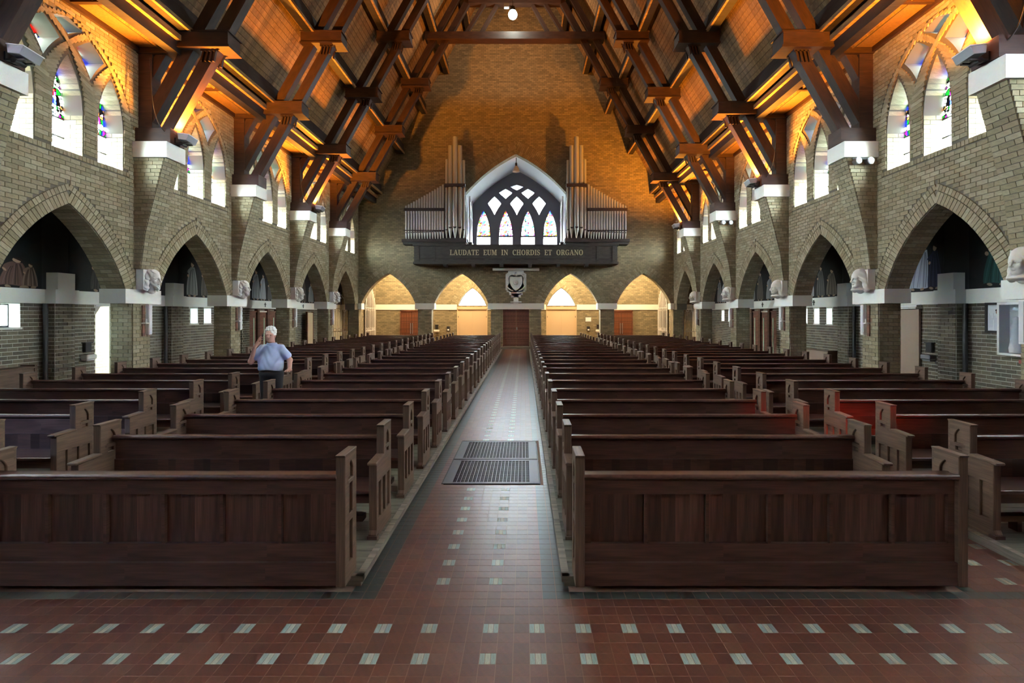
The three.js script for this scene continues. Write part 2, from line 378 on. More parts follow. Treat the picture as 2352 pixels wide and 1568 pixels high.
    const prof = [[0.17, 3.12], [0.28, 4.0], [0.51, 4.93], [0.76, 5.87]], pj = (y) => { for (let i = 0; i < 3; i++) if (y <= prof[i + 1][1]) return prof[i][0] + (prof[i + 1][0] - prof[i][0]) * (y - prof[i][1]) / (prof[i + 1][1] - prof[i][1]); return 0.76; };
    const q = [[W + 0.02, 3.12], [W - 0.17, 3.12], [W - 0.28, 4.0], [W - 0.51, 4.93], [W - 0.76, 5.87], [W + 0.02, 5.87]];
    part('mortar_core', mapped(extrude(q, 0.58), new THREE.Matrix4().set(s, 0, 0, 0, 0, 1, 0, 0, 0, 0, -1, -(c - 0.29), 0, 0, 0, 1)), M.mortar, k);
    const C = [];
    for (let j = 0; 3.13 + (j + 1) * CH < 5.9; j++) {
      const y = 3.13 + (j + 0.5) * CH, e = pj(y), a = Math.atan2(pj(y + 0.05) - pj(y - 0.05), 0.1), qq = new THREE.Quaternion().setFromAxisAngle(new THREE.Vector3(0, 0, 1), s * a);
      const sp = j % 2 ? [[-0.147, 0.284], [0.147, 0.284]] : [[-0.221, 0.136], [0, 0.284], [0.221, 0.136]];
      for (const [t, l] of sp) C.push(brickAt(V(s * (W - e - 0.002), y, c + t), [0.028, CH - 0.011, l], qq));
      for (const f of [-1, 1]) {
        let x = 0, i = 0; const cut = j % 2 ? [0.25, 0.25, 0.25] : [0.12, 0.25, 0.25];
        while (x < e - 0.02) { const l = Math.min(cut[Math.min(i, 2)], e - x); C.push(brickAt(V(s * (W - e + x + l / 2), y, c + f * (0.292 + 0.004 * R0())), [l - 0.01, CH - 0.011, 0.022])); x += l; i++; }
      }
    }
    layBricks(C, k, BR, brickMat, c < 14 ? 250 : 0);
    part('stone_cap', bxd(s * (W - 0.86), s * (W + 0.02), 5.87, 6.26, c - 0.36, c + 0.36), M.stone, k);
  });
  return w;
}
sideWall(-1); sideWall(1);

// ---------------------------------------------------------------- aisles: outer wall, band, ceiling
function aisle(s) {
  const side = s < 0 ? 'left' : 'right';
  const a = thing('wall_aisle_' + side, 'outer wall of the ' + side + ' aisle in dark brick with pale joints', 'wall', [0, 0, 0], null, 'structure');
  // openings: [d0, d1, y0, y1]
  const win = s < 0 ? [[11.45, 12.3, 1.70, 2.25], [18.55, 19.0, 1.68, 2.22], [19.35, 19.8, 1.68, 2.22]] : [[18.55, 18.9, 1.66, 2.22], [19.35, 19.7, 1.66, 2.22], [20.15, 20.5, 1.66, 2.22], [27.6, 27.95, 1.66, 2.22], [28.5, 28.9, 1.66, 2.22]];
  const door = s < 0 ? [[14.45, 15.5, 0, 2.24]] : [];
  const holes = win.map(([d0, d1, y0, y1]) => [[d0, y0], [d1, y0], [d1, y1], [d0, y1]]);
  const out = [[D0, 0]];
  for (const [d0, d1, , y1] of door) out.push([d0, 0], [d0, y1 - 0.25], [d0 + 0.2, y1], [d1, y1], [d1, 0]);
  out.push([D1 + 4.2, 0], [D1 + 4.2, 5.2], [D0, 5.2]);
  part('mortar_core', mapped(extrude(out, 0.45, holes), sideMatrix(s, AISLE)), M.paleMortar, a);
  const B = [], bl = (t, y) => win.some(([d0, d1, y0, y1]) => t > d0 && t < d1 && y > y0 && y < y1) || door.some(([d0, d1, , y1]) => t > d0 && t < d1 && y < y1);
  courses(8.5, D1, 0, BANDLO, bl, (t, y, k) => V(s * (AISLE + 0.005 - k * 0.5), y, t), (L, h) => [0.02, h, L], B, Q0, 0.015);
  // pilaster in the middle of every bay
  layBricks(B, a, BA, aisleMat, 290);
  PIERS.forEach((c, n) => {
    if (c < 8) return;
    const a = thing('pilaster', 'brick pilaster on the ' + side + ' aisle wall opposite the ' + ordinal[n - 2] + ' pillar', 'pilaster', [0, 0, 0], null, 'structure'), B = [];
    part('mortar_core', bxd(s * (AISLE - 0.26), s * (AISLE - 0.014), 0, BANDLO, c - 0.28, c + 0.28), M.paleMortar, a);
    part('band_block', bxd(s * (AISLE - 0.33), s * (AISLE - 0.065), BANDLO, BANDHI, c - 0.34, c + 0.34), M.stone, a);
    courses(c - 0.28, c + 0.28, 0, BANDLO, () => false, (t, y, k) => V(s * (AISLE - 0.262 - k), y, t), (l, h) => [0.02, h, l], B, Q0, 0.013);
    for (const f of [-1, 1]) courses(AISLE - 0.26, AISLE, 0, BANDLO, () => false, (x, y, k) => V(s * x, y, c + f * (0.282 + k)), (l, h) => [l, h, 0.02], B, Q0, 0.013);
    part('springer_block', bxd(s * (AISLE - 0.30), s * (AISLE - 0.012), BANDHI, BANDHI + 0.42, c - 0.25, c + 0.25), M.stone, a);
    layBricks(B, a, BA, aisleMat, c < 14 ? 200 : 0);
    shade(a);
  });
  part('upper_wall_shade', bxd(s * (AISLE - 0.008), s * (AISLE + 0.02), BANDHI, 5.15, D0, D1 + 4), M.vaultShade, a);  // near-black sheet: shade under the aisle vault put into the wall colour
  part('stone_band', [bxd(s * (AISLE - 0.06), s * (AISLE + 0.02), BANDLO, BANDHI, D0, D1)], M.stone, a);
  shade(a);
  const roof = thing('ceiling_aisle_' + side, 'dark lean-to ceiling over the ' + side + ' aisle', 'ceiling', [0, 0, 0], null, 'structure');
  part('deck', bxd(s * (W + 0.1), s * (AISLE + 0.5), 5.15, 5.35, D0, D1 + 4.2), M.roofBack, roof);
  // small aisle windows
  for (const [d0, d1, y0, y1] of win) {
    windowNumber++;
    const near = d0 < 13 ? 'square aisle window at the left edge beside the first pillar' : d0 < 22 ? 'small rectangular window low in the ' + side + ' aisle wall, third bay' : 'small rectangular window low in the right aisle wall, fifth bay';
    const wn = thing('window_' + windowNumber, near, 'window', [0, 0, 0], d0 < 13 ? null : 'small ' + side + ' aisle windows, ' + (d0 < 22 ? 'third' : 'fifth') + ' bay', 'structure');
    part('pane', bxd(s * (AISLE + 0.30), s * (AISLE + 0.305), y0, y1, d0, d1), G.clear, wn);
    part('frame', [bxd(s * (AISLE + 0.27), s * (AISLE + 0.33), y0, y0 + 0.04, d0, d1), bxd(s * (AISLE + 0.27), s * (AISLE + 0.33), y1 - 0.03, y1, d0, d1), bxd(s * (AISLE + 0.27), s * (AISLE + 0.33), y0, y1, d0, d0 + 0.035), bxd(s * (AISLE + 0.27), s * (AISLE + 0.33), y0, y1, d1 - 0.035, d1)], M.blackMetal, wn);
    part('sill', bxd(s * (AISLE - 0.02), s * (AISLE + 0.3), y0 - 0.05, y0, d0 - 0.03, d1 + 0.03), M.stone, wn);
    part('reveal', [bxd(s * (AISLE + 0.0), s * (AISLE + 0.3), y0, y1, d1 - 0.012, d1 + 0.002), bxd(s * AISLE, s * (AISLE + 0.3), y0, y1, d0 - 0.002, d0 + 0.012)], M.plaster, wn);
  }
}
aisle(-1); aisle(1);

// ---------------------------------------------------------------- roof: boarded slopes, soffits
const XC = (y) => 7.55 - (y - 8.83) / SLOPE, XR = (y) => 8.5 - (y - 8.83) / SLOPE;
const LEVELS = [8.83, 11.16, 13.49, 15.82, 18.15, 20.48];
for (const s of [-1, 1]) {
  const side = s < 0 ? 'left' : 'right';
  const r = thing('ceiling_slope_' + side, 'steep boarded roof slope over the ' + side + ' half of the nave', 'ceiling', [0, 0, 0], null, 'structure');
  const y0 = 8.6, y1 = 24.2, len = Math.hypot(XR(y0) - XR(y1), y1 - y0), ang = Math.atan2(y1 - y0, XR(y1) - XR(y0));
  const deck = box(len, 0.3, D1 - D0 + 1); deck.rotateZ(s > 0 ? ang : Math.PI - ang); const nx = Math.sin(Math.atan(SLOPE)), ny = Math.cos(Math.atan(SLOPE));
  deck.translate(s * ((XR(y0) + XR(y1)) / 2 + 0.17 * nx), (y0 + y1) / 2 + 0.17 * ny, -(D0 + D1) / 2);
  part('roof_deck', deck, M.roofBack, r);
  const N = 102, im = new THREE.InstancedMesh(box(0.165, 0.02, 1), M.boards, N * 8), m4 = new THREE.Matrix4(), q = new THREE.Quaternion().setFromAxisAngle(new THREE.Vector3(0, 0, 1), s > 0 ? ang : Math.PI - ang), col = new THREE.Color(), rr = rng(60 + s);
  let c = 0;
  for (let i = 0; i < N; i++) for (let b = 0; b < 8; b++) { const y = y0 + (y1 - y0) * (i + 0.5) / N, k = 0.7 + 0.3 * rr(); m4.compose(new THREE.Vector3(s * (XR(y) - 0.004 * rr()), y, -BAYS[b]), q, new THREE.Vector3(1, 1, BAY - 0.004)); im.setMatrixAt(c, m4); im.setColorAt(c++, col.setRGB(k, k * 0.97, k * 0.94)); }
  im.name = 'roof_boarding'; im.userData.kind = 'stuff'; im.castShadow = im.receiveShadow = true; r.add(im);
  const so = thing('ceiling_eaves_' + side, 'flat boarded soffit under the eaves along the ' + side + ' wall', 'soffit', [0, 0, 0], null, 'structure');
  part('slab', bxd(s * 8.15, s * (W + TH), 8.67, 8.85, D0, D1 + 0.5), M.roofBack, so);
  for (const b of BAYS) for (const f of [-1, 1]) part('panel', bxd(s * 8.25, s * (W - 0.06), 8.645, 8.675, b + f * 1.05 - 1.0, b + f * 1.05 + 1.0), M.soffit, so);
  for (const b of BAYS) part('batten', bxd(s * 8.2, s * W, 8.58, 8.66, b - 0.05, b + 0.05), M.timber, so);
  part('wall_plate', bxd(s * (W - 0.09), s * (W + 0.02), 8.52, 8.66, D0, D1), M.timber, so);
  // long timbers
  const e = thing('eaves_beam', 'dark eaves beam running the length of the ' + side + ' roof', 'beam');
  part('beam', bxd(s * 8.12, s * 8.36, 8.48, 8.9, D0, D1), M.purlin, e); part('lit_strip', bxd(s * 8.02, s * 8.12, 8.76, 8.9, D0, D1), M.boards, e);  // pale strip stands in for the lit lower face of the beam
  LEVELS.forEach((y, n) => {
    const x = XC(y) + 0.42, p = thing('purlin', ordinal[n] + ' dark purlin up from the ' + side + ' eaves', 'purlin');
    part('beam', bxd(s * (x - 0.13), s * (x + 0.13), y + 0.16, y + 0.72, D0, D1), M.purlin, p);
    part('lit_strip', bxd(s * (x - 0.20), s * (x - 0.13), y + 0.16, y + 0.26, D0, D1), M.boards, p);  // light on the inner face of the purlin, done as a paler strip
  });
}
const ridge = thing('ridge_beam', 'dark ridge beam along the top of the roof', 'beam'); part('beam', bxd(-0.2, 0.2, 22.9, 23.5, D0, D1), M.purlin, ridge);

// ---------------------------------------------------------------- roof trusses
function truss(d, n) {
  const t = thing('roof_truss', ordinal[n] + ' timber roof truss from the front, paired rafters on stone caps', 'truss');
  for (const s of [-1, 1]) {
    const xi = (y) => s * (7.24 - (y - 8.83) / SLOPE), xo = (y) => s * (7.86 - (y - 8.83) / SLOPE), xs = (y) => s * (8.46 - (y - 8.83) / SLOPE);
    part('sole_block', bxd(s * 8.3, s * (W - 0.0), 6.26, 6.62, d - 0.27, d + 0.27), M.timber, t);
    part('wall_post', bxd(s * (W - 0.36), s * (W - 0.005), 6.62, 8.6, d - 0.16, d + 0.16), M.timber, t);
    part('inner_rafter', beamXY(xi(6.5), 6.5, xi(18.3), 18.3, 0.29, 0.26, d), M.timber, t);
    part('outer_rafter', beamXY(xo(6.62), 6.62, xo(20.6), 20.6, 0.29, 0.26, d), M.timber, t);
    part('strut', beamXY(xs(7.6), 7.6, xs(8.7), 8.7, 0.24, 0.24, d), M.timber, t);
    part('hammer_beam', bxd(s * 8.15, s * (W - 0.005), 8.5, 8.66, d - 0.22, d + 0.22), M.timber, t);
    LEVELS.forEach((y, k) => {
      if (k === 3) return;
      const x = XC(y), b = part('bearing_block', bxd(s * (x - 0.68), s * (x + 0.66), y - 0.17, y + 0.17, d - 0.28, d + 0.28), M.timber, t);
      part('edge_board', [bxd(s * (x - 0.72), s * (x + 0.68), y - 0.22, y - 0.165, d - 0.31, d + 0.31), bxd(s * (x - 0.72), s * (x + 0.68), y + 0.165, y + 0.2, d - 0.31, d + 0.31)], M.timber, b);
      for (const f of [-1, 1]) { const nt = [bxd(s * (x - 0.36), s * (x + 0.06), y - 0.27, y - 0.2, d + f * 0.13, d + f * 0.19)]; for (let i = 0; i < 4; i++) nt.push(beamXY(s * (x - 0.32 + i * 0.1), y - 0.24, s * (x - 0.26 + i * 0.1), y - 0.52, 0.04, 0.06, d + f * 0.16)); part('carved_bracket', nt, M.timber, b); }
    });
    part('upper_brace', beamXY(s * 1.75, 15.9, s * 0.9, 17.4, 0.16, 0.2, d), M.timber, t);
    part('upper_brace', beamXY(s * 2.5, 15.9, s * 1.2, 18.0, 0.16, 0.2, d), M.timber, t);
  }
  part('collar_beam', bxd(-4.45, 4.45, 15.64, 16.0, d - 0.26, d + 0.26), M.timber, t);
  part('upper_collar', bxd(-2.3, 2.3, 17.45, 17.65, d - 0.2, d + 0.2), M.timber, t);
}
PIERS.filter((d) => d > 8).forEach((d, n) => truss(d, n));

// ================================================================ BACK WALL, GALLERY RECESS, NARTHEX
const GT = 0.42, ARX = [-7.43, -3.19, 3.19, 7.43], BA_A = 1.56, BA_RISE = 1.74;
{
  const w = thing('wall_back', 'tall brick gable wall behind the organ', 'wall', [0, 0, 0], null, 'structure');
  const o = [[-(W + TH), 0]];
  const notch = (c) => { o.push([c - 1.72, 0], [c - 1.72, 2.3], [c - BA_A, 2.3], ...archPts(c, 2.65, BA_A, BA_RISE).reverse(), [c + BA_A, 2.3], [c + 1.72, 2.3], [c + 1.72, 0]); };
  notch(ARX[0]); notch(ARX[1]); o.push([-0.78, 0], [-0.78, 2.32], [0.78, 2.32], [0.78, 0]); notch(ARX[2]); notch(ARX[3]);
  o.push([W + TH, 0], [W + TH, 8.85], [8.7, 8.85], [0, 24.6], [-8.7, 8.85], [-(W + TH), 8.85]);
  const gal = [[-2.95, 6.05], [2.95, 6.05], ...archPts(0, 9.05, 2.95, 2.28, 14, GT)];
  part('masonry', mapped(extrude(o, 0.5, [gal]), new THREE.Matrix4().makeTranslation(0, 0, -(D1 + 0.5))), M.farBrick, w);
  // arch rings, brick on edge
  const RB = [], Ab = arcOf(BA_A, BA_RISE, TURN), Ag = arcOf(2.95, 2.28, GT);
  for (const [c, ys, A, rs] of [...ARX.map((c) => [c, 2.65, Ab, [0.13, 0.38]]), [0, 9.05, Ag, [0.13, 0.38, 0.6]]]) for (const f of [1, -1]) for (const dr of rs) {
    const r = A.R + dr, n = Math.floor(A.len(r) / 0.1);
    for (let i = 0; i < n; i++) { const [u, yy, t] = A.at(r, (i + 0.5) / n); RB.push(brickAt(V(c + f * u, ys + yy, D1 - 0.006), [0.225, 0.086, 0.03], new THREE.Quaternion().setFromAxisAngle(new THREE.Vector3(0, 0, 1), f > 0 ? t : -t))); }
  }
  layBricks(RB, w, BR, brickMat, 0);
  const edges = [[-W, -7.43 - BA_A], [-7.43 + BA_A, -3.19 - BA_A], [-3.19 + BA_A, 3.19 - BA_A], [3.19 + BA_A, 7.43 - BA_A], [7.43 + BA_A, W]];
  for (const [a, b] of edges) part('stone_band', bxd(a - 0.01, b + 0.01, 2.3, 2.65, D1 - 0.05, D1 + 0.52), M.stone, w);
  shade(w);
  const CHW = [{ c: 'red', x: 2.1, y: 7.22, w: 1.75, h: 0.8, col: [0.48, 0.12, 0.08] }, { c: 'blue', x: -7.5, y: 6.6, w: 1.9, h: 1.5, col: [0.22, 0.30, 0.44] }];  // both unseen: red inferred from its patch, blue added to tint left pews
  for (const w of CHW) w.P = [[w.x - w.w / 2, w.y - w.h / 2], [w.x + w.w / 2, w.y - w.h / 2], [w.x + w.w / 2, w.y + w.h / 2], [w.x - w.w / 2, w.y + w.h / 2]];
  for (const w of CHW) { const o = thing('window_' + (++windowNumber), w.c + ' glass window, unseen, in the wall behind the photographer', 'window', [0, 0, 0], null, 'structure'); part('pane', bxd(w.x - w.w / 2, w.x + w.w / 2, w.y - w.h / 2, w.y + w.h / 2, D0 - 0.2, D0 - 0.194), glassOf(w.c + '_glass', w.col), o); }
  const f = thing('wall_front', 'plain wall behind the photographer closing the chancel', 'wall', [0, 0, 0], null, 'structure');
  part('masonry', mapped(extrude([[-AISLE - 0.4, 0], [AISLE + 0.4, 0], [AISLE + 0.4, 5.3], [W + TH, 5.3], [W + TH, 8.85], [8.7, 8.85], [0, 24.6], [-8.7, 8.85], [-W - TH, 8.85], [-W - TH, 5.3], [-AISLE - 0.4, 5.3]], 0.4, CHW.map((w) => w.P)), new THREE.Matrix4().makeTranslation(0, 0, -D0)), M.farBrick, f);
  // gallery recess: plastered vault, end wall with the great window
  const gr = thing('ceiling_gallery', 'white plastered pointed vault behind the organ pipes', 'vault', [0, 0, 0], null, 'structure');
  const inn = [[-2.95, 5.6], ...archPts(0, 9.05, 2.95, 2.28, 14, GT).reverse(), [2.95, 5.6]], outr = [[3.2, 5.6], ...archPts(0, 9.05, 3.2, 2.5, 14, GT), [-3.2, 5.6]];
  part('vault', mapped(extrude([...inn, ...outr], 3.4), new THREE.Matrix4().makeTranslation(0, 0, -(D1 + 0.5 + 3.4))), M.plaster, gr);
  part('gallery_floor', bxd(-3.2, 3.2, 5.7, 6.05, D1, D1 + 3.9), M.pipeDark, gr);
  const GW = { p: 1.447, a: 0.435, R: 3.4, y0: 7.1, sill: 6.5 }, gc = cells(4, GW, 8), dG = D1 + 3.5;
  const gw = thing('wall_gallery', 'dark end wall of the gallery around the great window', 'wall', [0, 0, 0], null, 'structure');
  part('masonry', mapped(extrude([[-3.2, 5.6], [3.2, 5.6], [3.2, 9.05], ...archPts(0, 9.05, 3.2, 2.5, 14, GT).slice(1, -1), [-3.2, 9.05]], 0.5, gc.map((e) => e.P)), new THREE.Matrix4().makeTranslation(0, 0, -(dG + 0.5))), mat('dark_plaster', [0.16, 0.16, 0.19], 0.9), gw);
  const win = thing('window_' + (++windowNumber), 'great traceried window behind the organ, four lancets under lozenges', 'window', [0, 0, 0], null, 'structure');
  for (const e of gc) {
    const g = (P) => new THREE.ShapeGeometry(shapeOf(P)).translate(0, 0, -(dG + 0.25));
    if (e.i === e.j) { const c = (e.i - 1.5) * GW.p; part('pane', g([[c - GW.a, GW.sill], [c + GW.a, GW.sill], [c + GW.a, GW.y0], [c - GW.a, GW.y0]]), G.clear, win); part('stained_pane', g(e.P.map((p) => [p[0], Math.max(p[1], GW.y0)])), G.stained[e.i % 3], win); part('transom', bxd(c - GW.a, c + GW.a, GW.y0 - 0.05, GW.y0 + 0.05, dG + 0.2, dG + 0.3), LEAD, win); }
    else part('pane', g(e.P), G.clear, win);
  }
  // narthex behind the arches
  const n = thing('wall_narthex', 'warm-lit brick wall of the narthex behind the back arches', 'wall', [0, 0, 0], null, 'structure'), dN = D1 + 3.6;
  const no = [[-AISLE, 0], [-3.86, 0], [-3.86, 2.34], [-1.94, 2.34], [-1.94, 0], [1.94, 0], [1.94, 2.34], [3.86, 2.34], [3.86, 0], [AISLE, 0], [AISLE, 5.6], [-AISLE, 5.6]];
  const nh = [-2.9, 2.9].map((c) => [[c - 0.9, 2.56], [c + 0.9, 2.56], ...archPts(c, 2.62, 0.9, 1.12)]);
  part('masonry', mapped(extrude(no, 0.4, nh), new THREE.Matrix4().makeTranslation(0, 0, -(dN + 0.4))), M.farBrick, n);
  part('stone_band', [[-AISLE, -3.9], [-1.9, 1.9], [3.9, AISLE]].map(([a, b]) => bxd(a, b, 2.3, 2.65, dN - 0.05, dN + 0.1)), M.stone, n);
  for (const c of [-2.9, 2.9]) {
    const rb = [], A = arcOf(0.9, 1.12, TURN);
    for (const f of [1, -1]) for (const dr of [0.14, 0.38]) { const r = A.R + dr, k = Math.floor(A.len(r) / 0.1); for (let i = 0; i < k; i++) { const [u, yy, t] = A.at(r, (i + 0.5) / k); rb.push(brickAt(V(c + f * u, 2.62 + yy, dN - 0.005), [0.225, 0.086, 0.03], new THREE.Quaternion().setFromAxisAngle(new THREE.Vector3(0, 0, 1), f > 0 ? t : -t))); } }
    layBricks(rb, n, BR, brickMat, 0);
    const wv = thing('window_' + (++windowNumber), 'bright arched fanlight over the ' + (c < 0 ? 'left' : 'right') + ' beige double doors', 'window', [0, 0, 0], null, 'structure');
    part('pane', new THREE.ShapeGeometry(shapeOf([[c - 0.9, 2.56], [c + 0.9, 2.56], ...archPts(c, 2.62, 0.9, 1.12)])).translate(0, 0, -(dN + 0.2)), G.clear, wv);
    const ap = archPts(c, 2.62, 0.9, 1.12); part('frame', [...ap.slice(1).map((p, i) => beamXY(ap[i][0], ap[i][1], p[0], p[1], 0.08, 0.1, dN + 0.18)), bxd(c - 0.95, c + 0.95, 2.5, 2.6, dN + 0.05, dN + 0.3)], M.doorDark, wv);
  }
  const nc = thing('ceiling_narthex', 'pale ceiling of the narthex under the gallery', 'ceiling', [0, 0, 0], null, 'structure');
  part('slab', bxd(-AISLE - 0.4, AISLE + 0.4, 5.35, 5.65, D1 + 0.4, D1 + 4.2), M.plaster, nc);
  for (const s of [-1, 1]) {
    const sw = thing('wall_narthex_' + (s < 0 ? 'left' : 'right'), (s < 0 ? 'left' : 'right') + ' side wall of the narthex with arched gateway', 'wall', [0, 0, 0], null, 'structure');
    const c = D1 + 2.05, a = 1.05;
    part('masonry', mapped(extrude([[D1 + 0.5, 0], [c - a, 0], [c - a, 2.4], ...archPts(c, 2.4, a, 1.35).reverse(), [c + a, 2.4], [c + a, 0], [dN, 0], [dN, 5.5], [D1 + 0.5, 5.5]], 0.3), sideMatrix(s, W - 0.02)), M.farBrick, sw);
  }
}

// ---------------------------------------------------------------- floor
{
  const f = thing('floor', 'red quarry tile floor of the aisles with pale inlaid tiles', 'floor', [0, 0, 0], null, 'structure');
  const gx0 = -0.53, gx1 = 0.65, gd0 = 6.14, gd1 = 8.28, E = AISLE + 0.5;       // the bed stops at the grate pit
  part('grout_bed', [bxd(-E, gx0, -0.2, -0.0008, D0 - 0.4, D1 + 5), bxd(gx1, E, -0.2, -0.0008, D0 - 0.4, D1 + 5), bxd(gx0, gx1, -0.2, -0.0008, D0 - 0.4, gd0), bxd(gx0, gx1, -0.2, -0.0008, gd1, D1 + 5)], M.grout, f);
  const T = 0.098, X0 = 0.24, Y0 = 3.33, list = [], tones = [[0.168, 0.052, 0.030], [0.148, 0.045, 0.027], [0.190, 0.062, 0.035], [0.135, 0.044, 0.028], [0.178, 0.066, 0.038]], darkT = [0.042, 0.060, 0.052];
  const tileM = tones.map((c) => mat('quarry_tile', c, 0.34, { ior: 1.85, map: fineTex, bumpMap: bumpTex, bumpScale: 0.0001 }));
  const darkM = mat('dark_border_tile', darkT, 0.34, { map: fineTex });
  const stripM = [mat('grey_green_strip', [0.37, 0.46, 0.41], 0.4, { map: fineTex }), mat('cream_strip', [0.56, 0.57, 0.44], 0.4, { map: fineTex })];
  const r = rng(5), strips = [];
  const decoX = (i) => (i >= 0 ? i % 3 === 0 : (i + 4) <= 0 && (-(i + 4)) % 3 === 0);
  const put = (i, j) => {
    const x = X0 + i * T, d = Y0 + j * T, cross = d < 3.80, ax = Math.abs(x);
    if (x > -0.53 && x < 0.65 && d > 6.14 && d < 8.28) return;
    let deco = false, dark = false;
    if (cross) { deco = (j === 0 || j === -3) && decoX(i); dark = d > 3.71 && ax > 0.62; }
    else if (ax < 0.8) { deco = (i === 0 || i === -4) && (j - 3) % 3 === 0; dark = ax > 0.58; }
    else { const q = Math.round((ax - 3.62) / T); deco = (q === 5 || q === 8) && j % 3 === 0; dark = q < 2; }
    if (deco) { for (const k of [-1, 0, 1]) strips.push({ p: V(x + k * T / 3, -0.011, d), s: [T / 3 - 0.003, 0.024, T - 0.004], m: k ? 0 : 1, d }); return; }
    list.push({ p: V(x, -0.012 + 0.0005 * r(), d), s: [T - 0.0045, 0.024, T - 0.0045], k: dark ? 5 : Math.floor(r() * 5), d });
  };
  for (let j = -16; j <= 4; j++) for (let i = -70; i <= 66; i++) put(i, j);
  for (let j = 5; Y0 + j * T < D1 + 0.3; j++) for (let i = -10; i <= 5; i++) put(i, j);
  for (let j = 5; Y0 + j * T < 13; j++) { for (let i = 35; i <= 42; i++) put(i, j); for (let i = -47; i <= -40; i++) put(i, j); }
  const vis = (b) => { const x = 1203 + (b.p.x - 0.45) / b.d * 1200, y = 722 + 2400 / b.d; return y < 1566 && x > 0 && x < 2352; };
  const tiles = list.filter(vis).sort((a, b) => a.d - b.d), near = new Set(tiles.slice(0, 300));
  for (const b of near) { const o = part('floor_tile', UNIT, b.k === 5 ? darkM : tileM[b.k], f); o.position.copy(b.p); o.scale.set(...b.s); }
  const sv = strips.filter(vis).sort((a, b) => a.d - b.d), sn = new Set(sv.slice(0, 300));
  for (const b of sn) { const o = part('inlay_strip', UNIT, stripM[b.m], f); o.position.copy(b.p); o.scale.set(...b.s); }
  const inst = (arr, name, m, colour) => { const im = new THREE.InstancedMesh(UNIT, m, arr.length), m4 = new THREE.Matrix4(), sc = new THREE.Vector3(), c = new THREE.Color(); arr.forEach((b, i) => { m4.compose(b.p, Q0, sc.set(...b.s)); im.setMatrixAt(i, m4); if (colour) im.setColorAt(i, c.setRGB(...colour(b))); }); im.name = name; im.userData.kind = 'stuff'; im.castShadow = im.receiveShadow = true; f.add(im); };
  inst(list.filter((b) => !near.has(b)), 'tile_field', mat('quarry_tile_any', [1, 1, 1], 0.34, { ior: 1.85, map: fineTex, bumpMap: bumpTex, bumpScale: 0.0001 }), (b) => (b.k === 5 ? darkT : tones[b.k]));
  inst(strips.filter((b) => !sn.has(b)), 'inlay_field', mat('inlay_any', [1, 1, 1], 0.4, { map: fineTex }), (b) => (b.m ? [0.56, 0.57, 0.44] : [0.37, 0.46, 0.41]));
  shade(f);
  const g = thing('ground', 'grey ground outside the church', 'ground', [0, 0, 0], null, 'structure');
  part('surface', new THREE.CircleGeometry(120, 48).rotateX(-Math.PI / 2).translate(0, -1.0, -13), mat('outdoor_ground', [0.25, 0.26, 0.24], 0.95), g);
}

// ================================================================ PEWS
const PLAT = 0.07, ROW0 = 3.93, PITCH = 1.03, ROWS = 24;
const BLOCKS = [
  { x0: -8.1, x1: -4.5, name: 'against the left side aisle', from: 1 },
  { x0: -3.45, x1: -0.82, name: 'left of the centre aisle', from: 0 },
  { x0: 0.82, x1: 3.6, name: 'right of the centre aisle', from: 0 },
  { x0: 4.5, x1: 8.1, name: 'against the right side aisle', from: 1 },
];
const PLATS = [[-8.2, -4.42, 4.0], [-3.53, -0.75, 3.85], [0.75, 3.68, 3.85], [4.42, 8.2, 4.0]];
PLATS.forEach(([a, b, d], i) => {
  const p = thing('pew_platform', 'low pale wooden platform under the pews ' + BLOCKS[i].name, 'platform', [0, 0, 0], null, 'structure');
  const nb = Math.round((28.9 - d) / 0.2);
  part('plinth', bxd(a, b, 0, PLAT - 0.022, d, 28.9), M.kerb, p);
  const im = [];
  for (let k = 0; k < nb; k++) im.push(bxd(a + 0.03, b - 0.03, PLAT - 0.022, PLAT, d + 0.03 + k * (28.86 - d) / nb, d + 0.03 + (k + 1) * (28.86 - d) / nb - 0.004));
  const o = part('floorboards', im, M.platform, p); o.userData.kind = 'stuff';
  part('nosing', [bxd(a - 0.02, a + 0.035, PLAT - 0.03, PLAT + 0.012, d - 0.02, 28.9), bxd(b - 0.035, b + 0.02, PLAT - 0.03, PLAT + 0.012, d - 0.02, 28.9), bxd(a - 0.02, b + 0.02, PLAT - 0.03, PLAT + 0.012, d - 0.02, d + 0.03)], M.kerb, p);
});

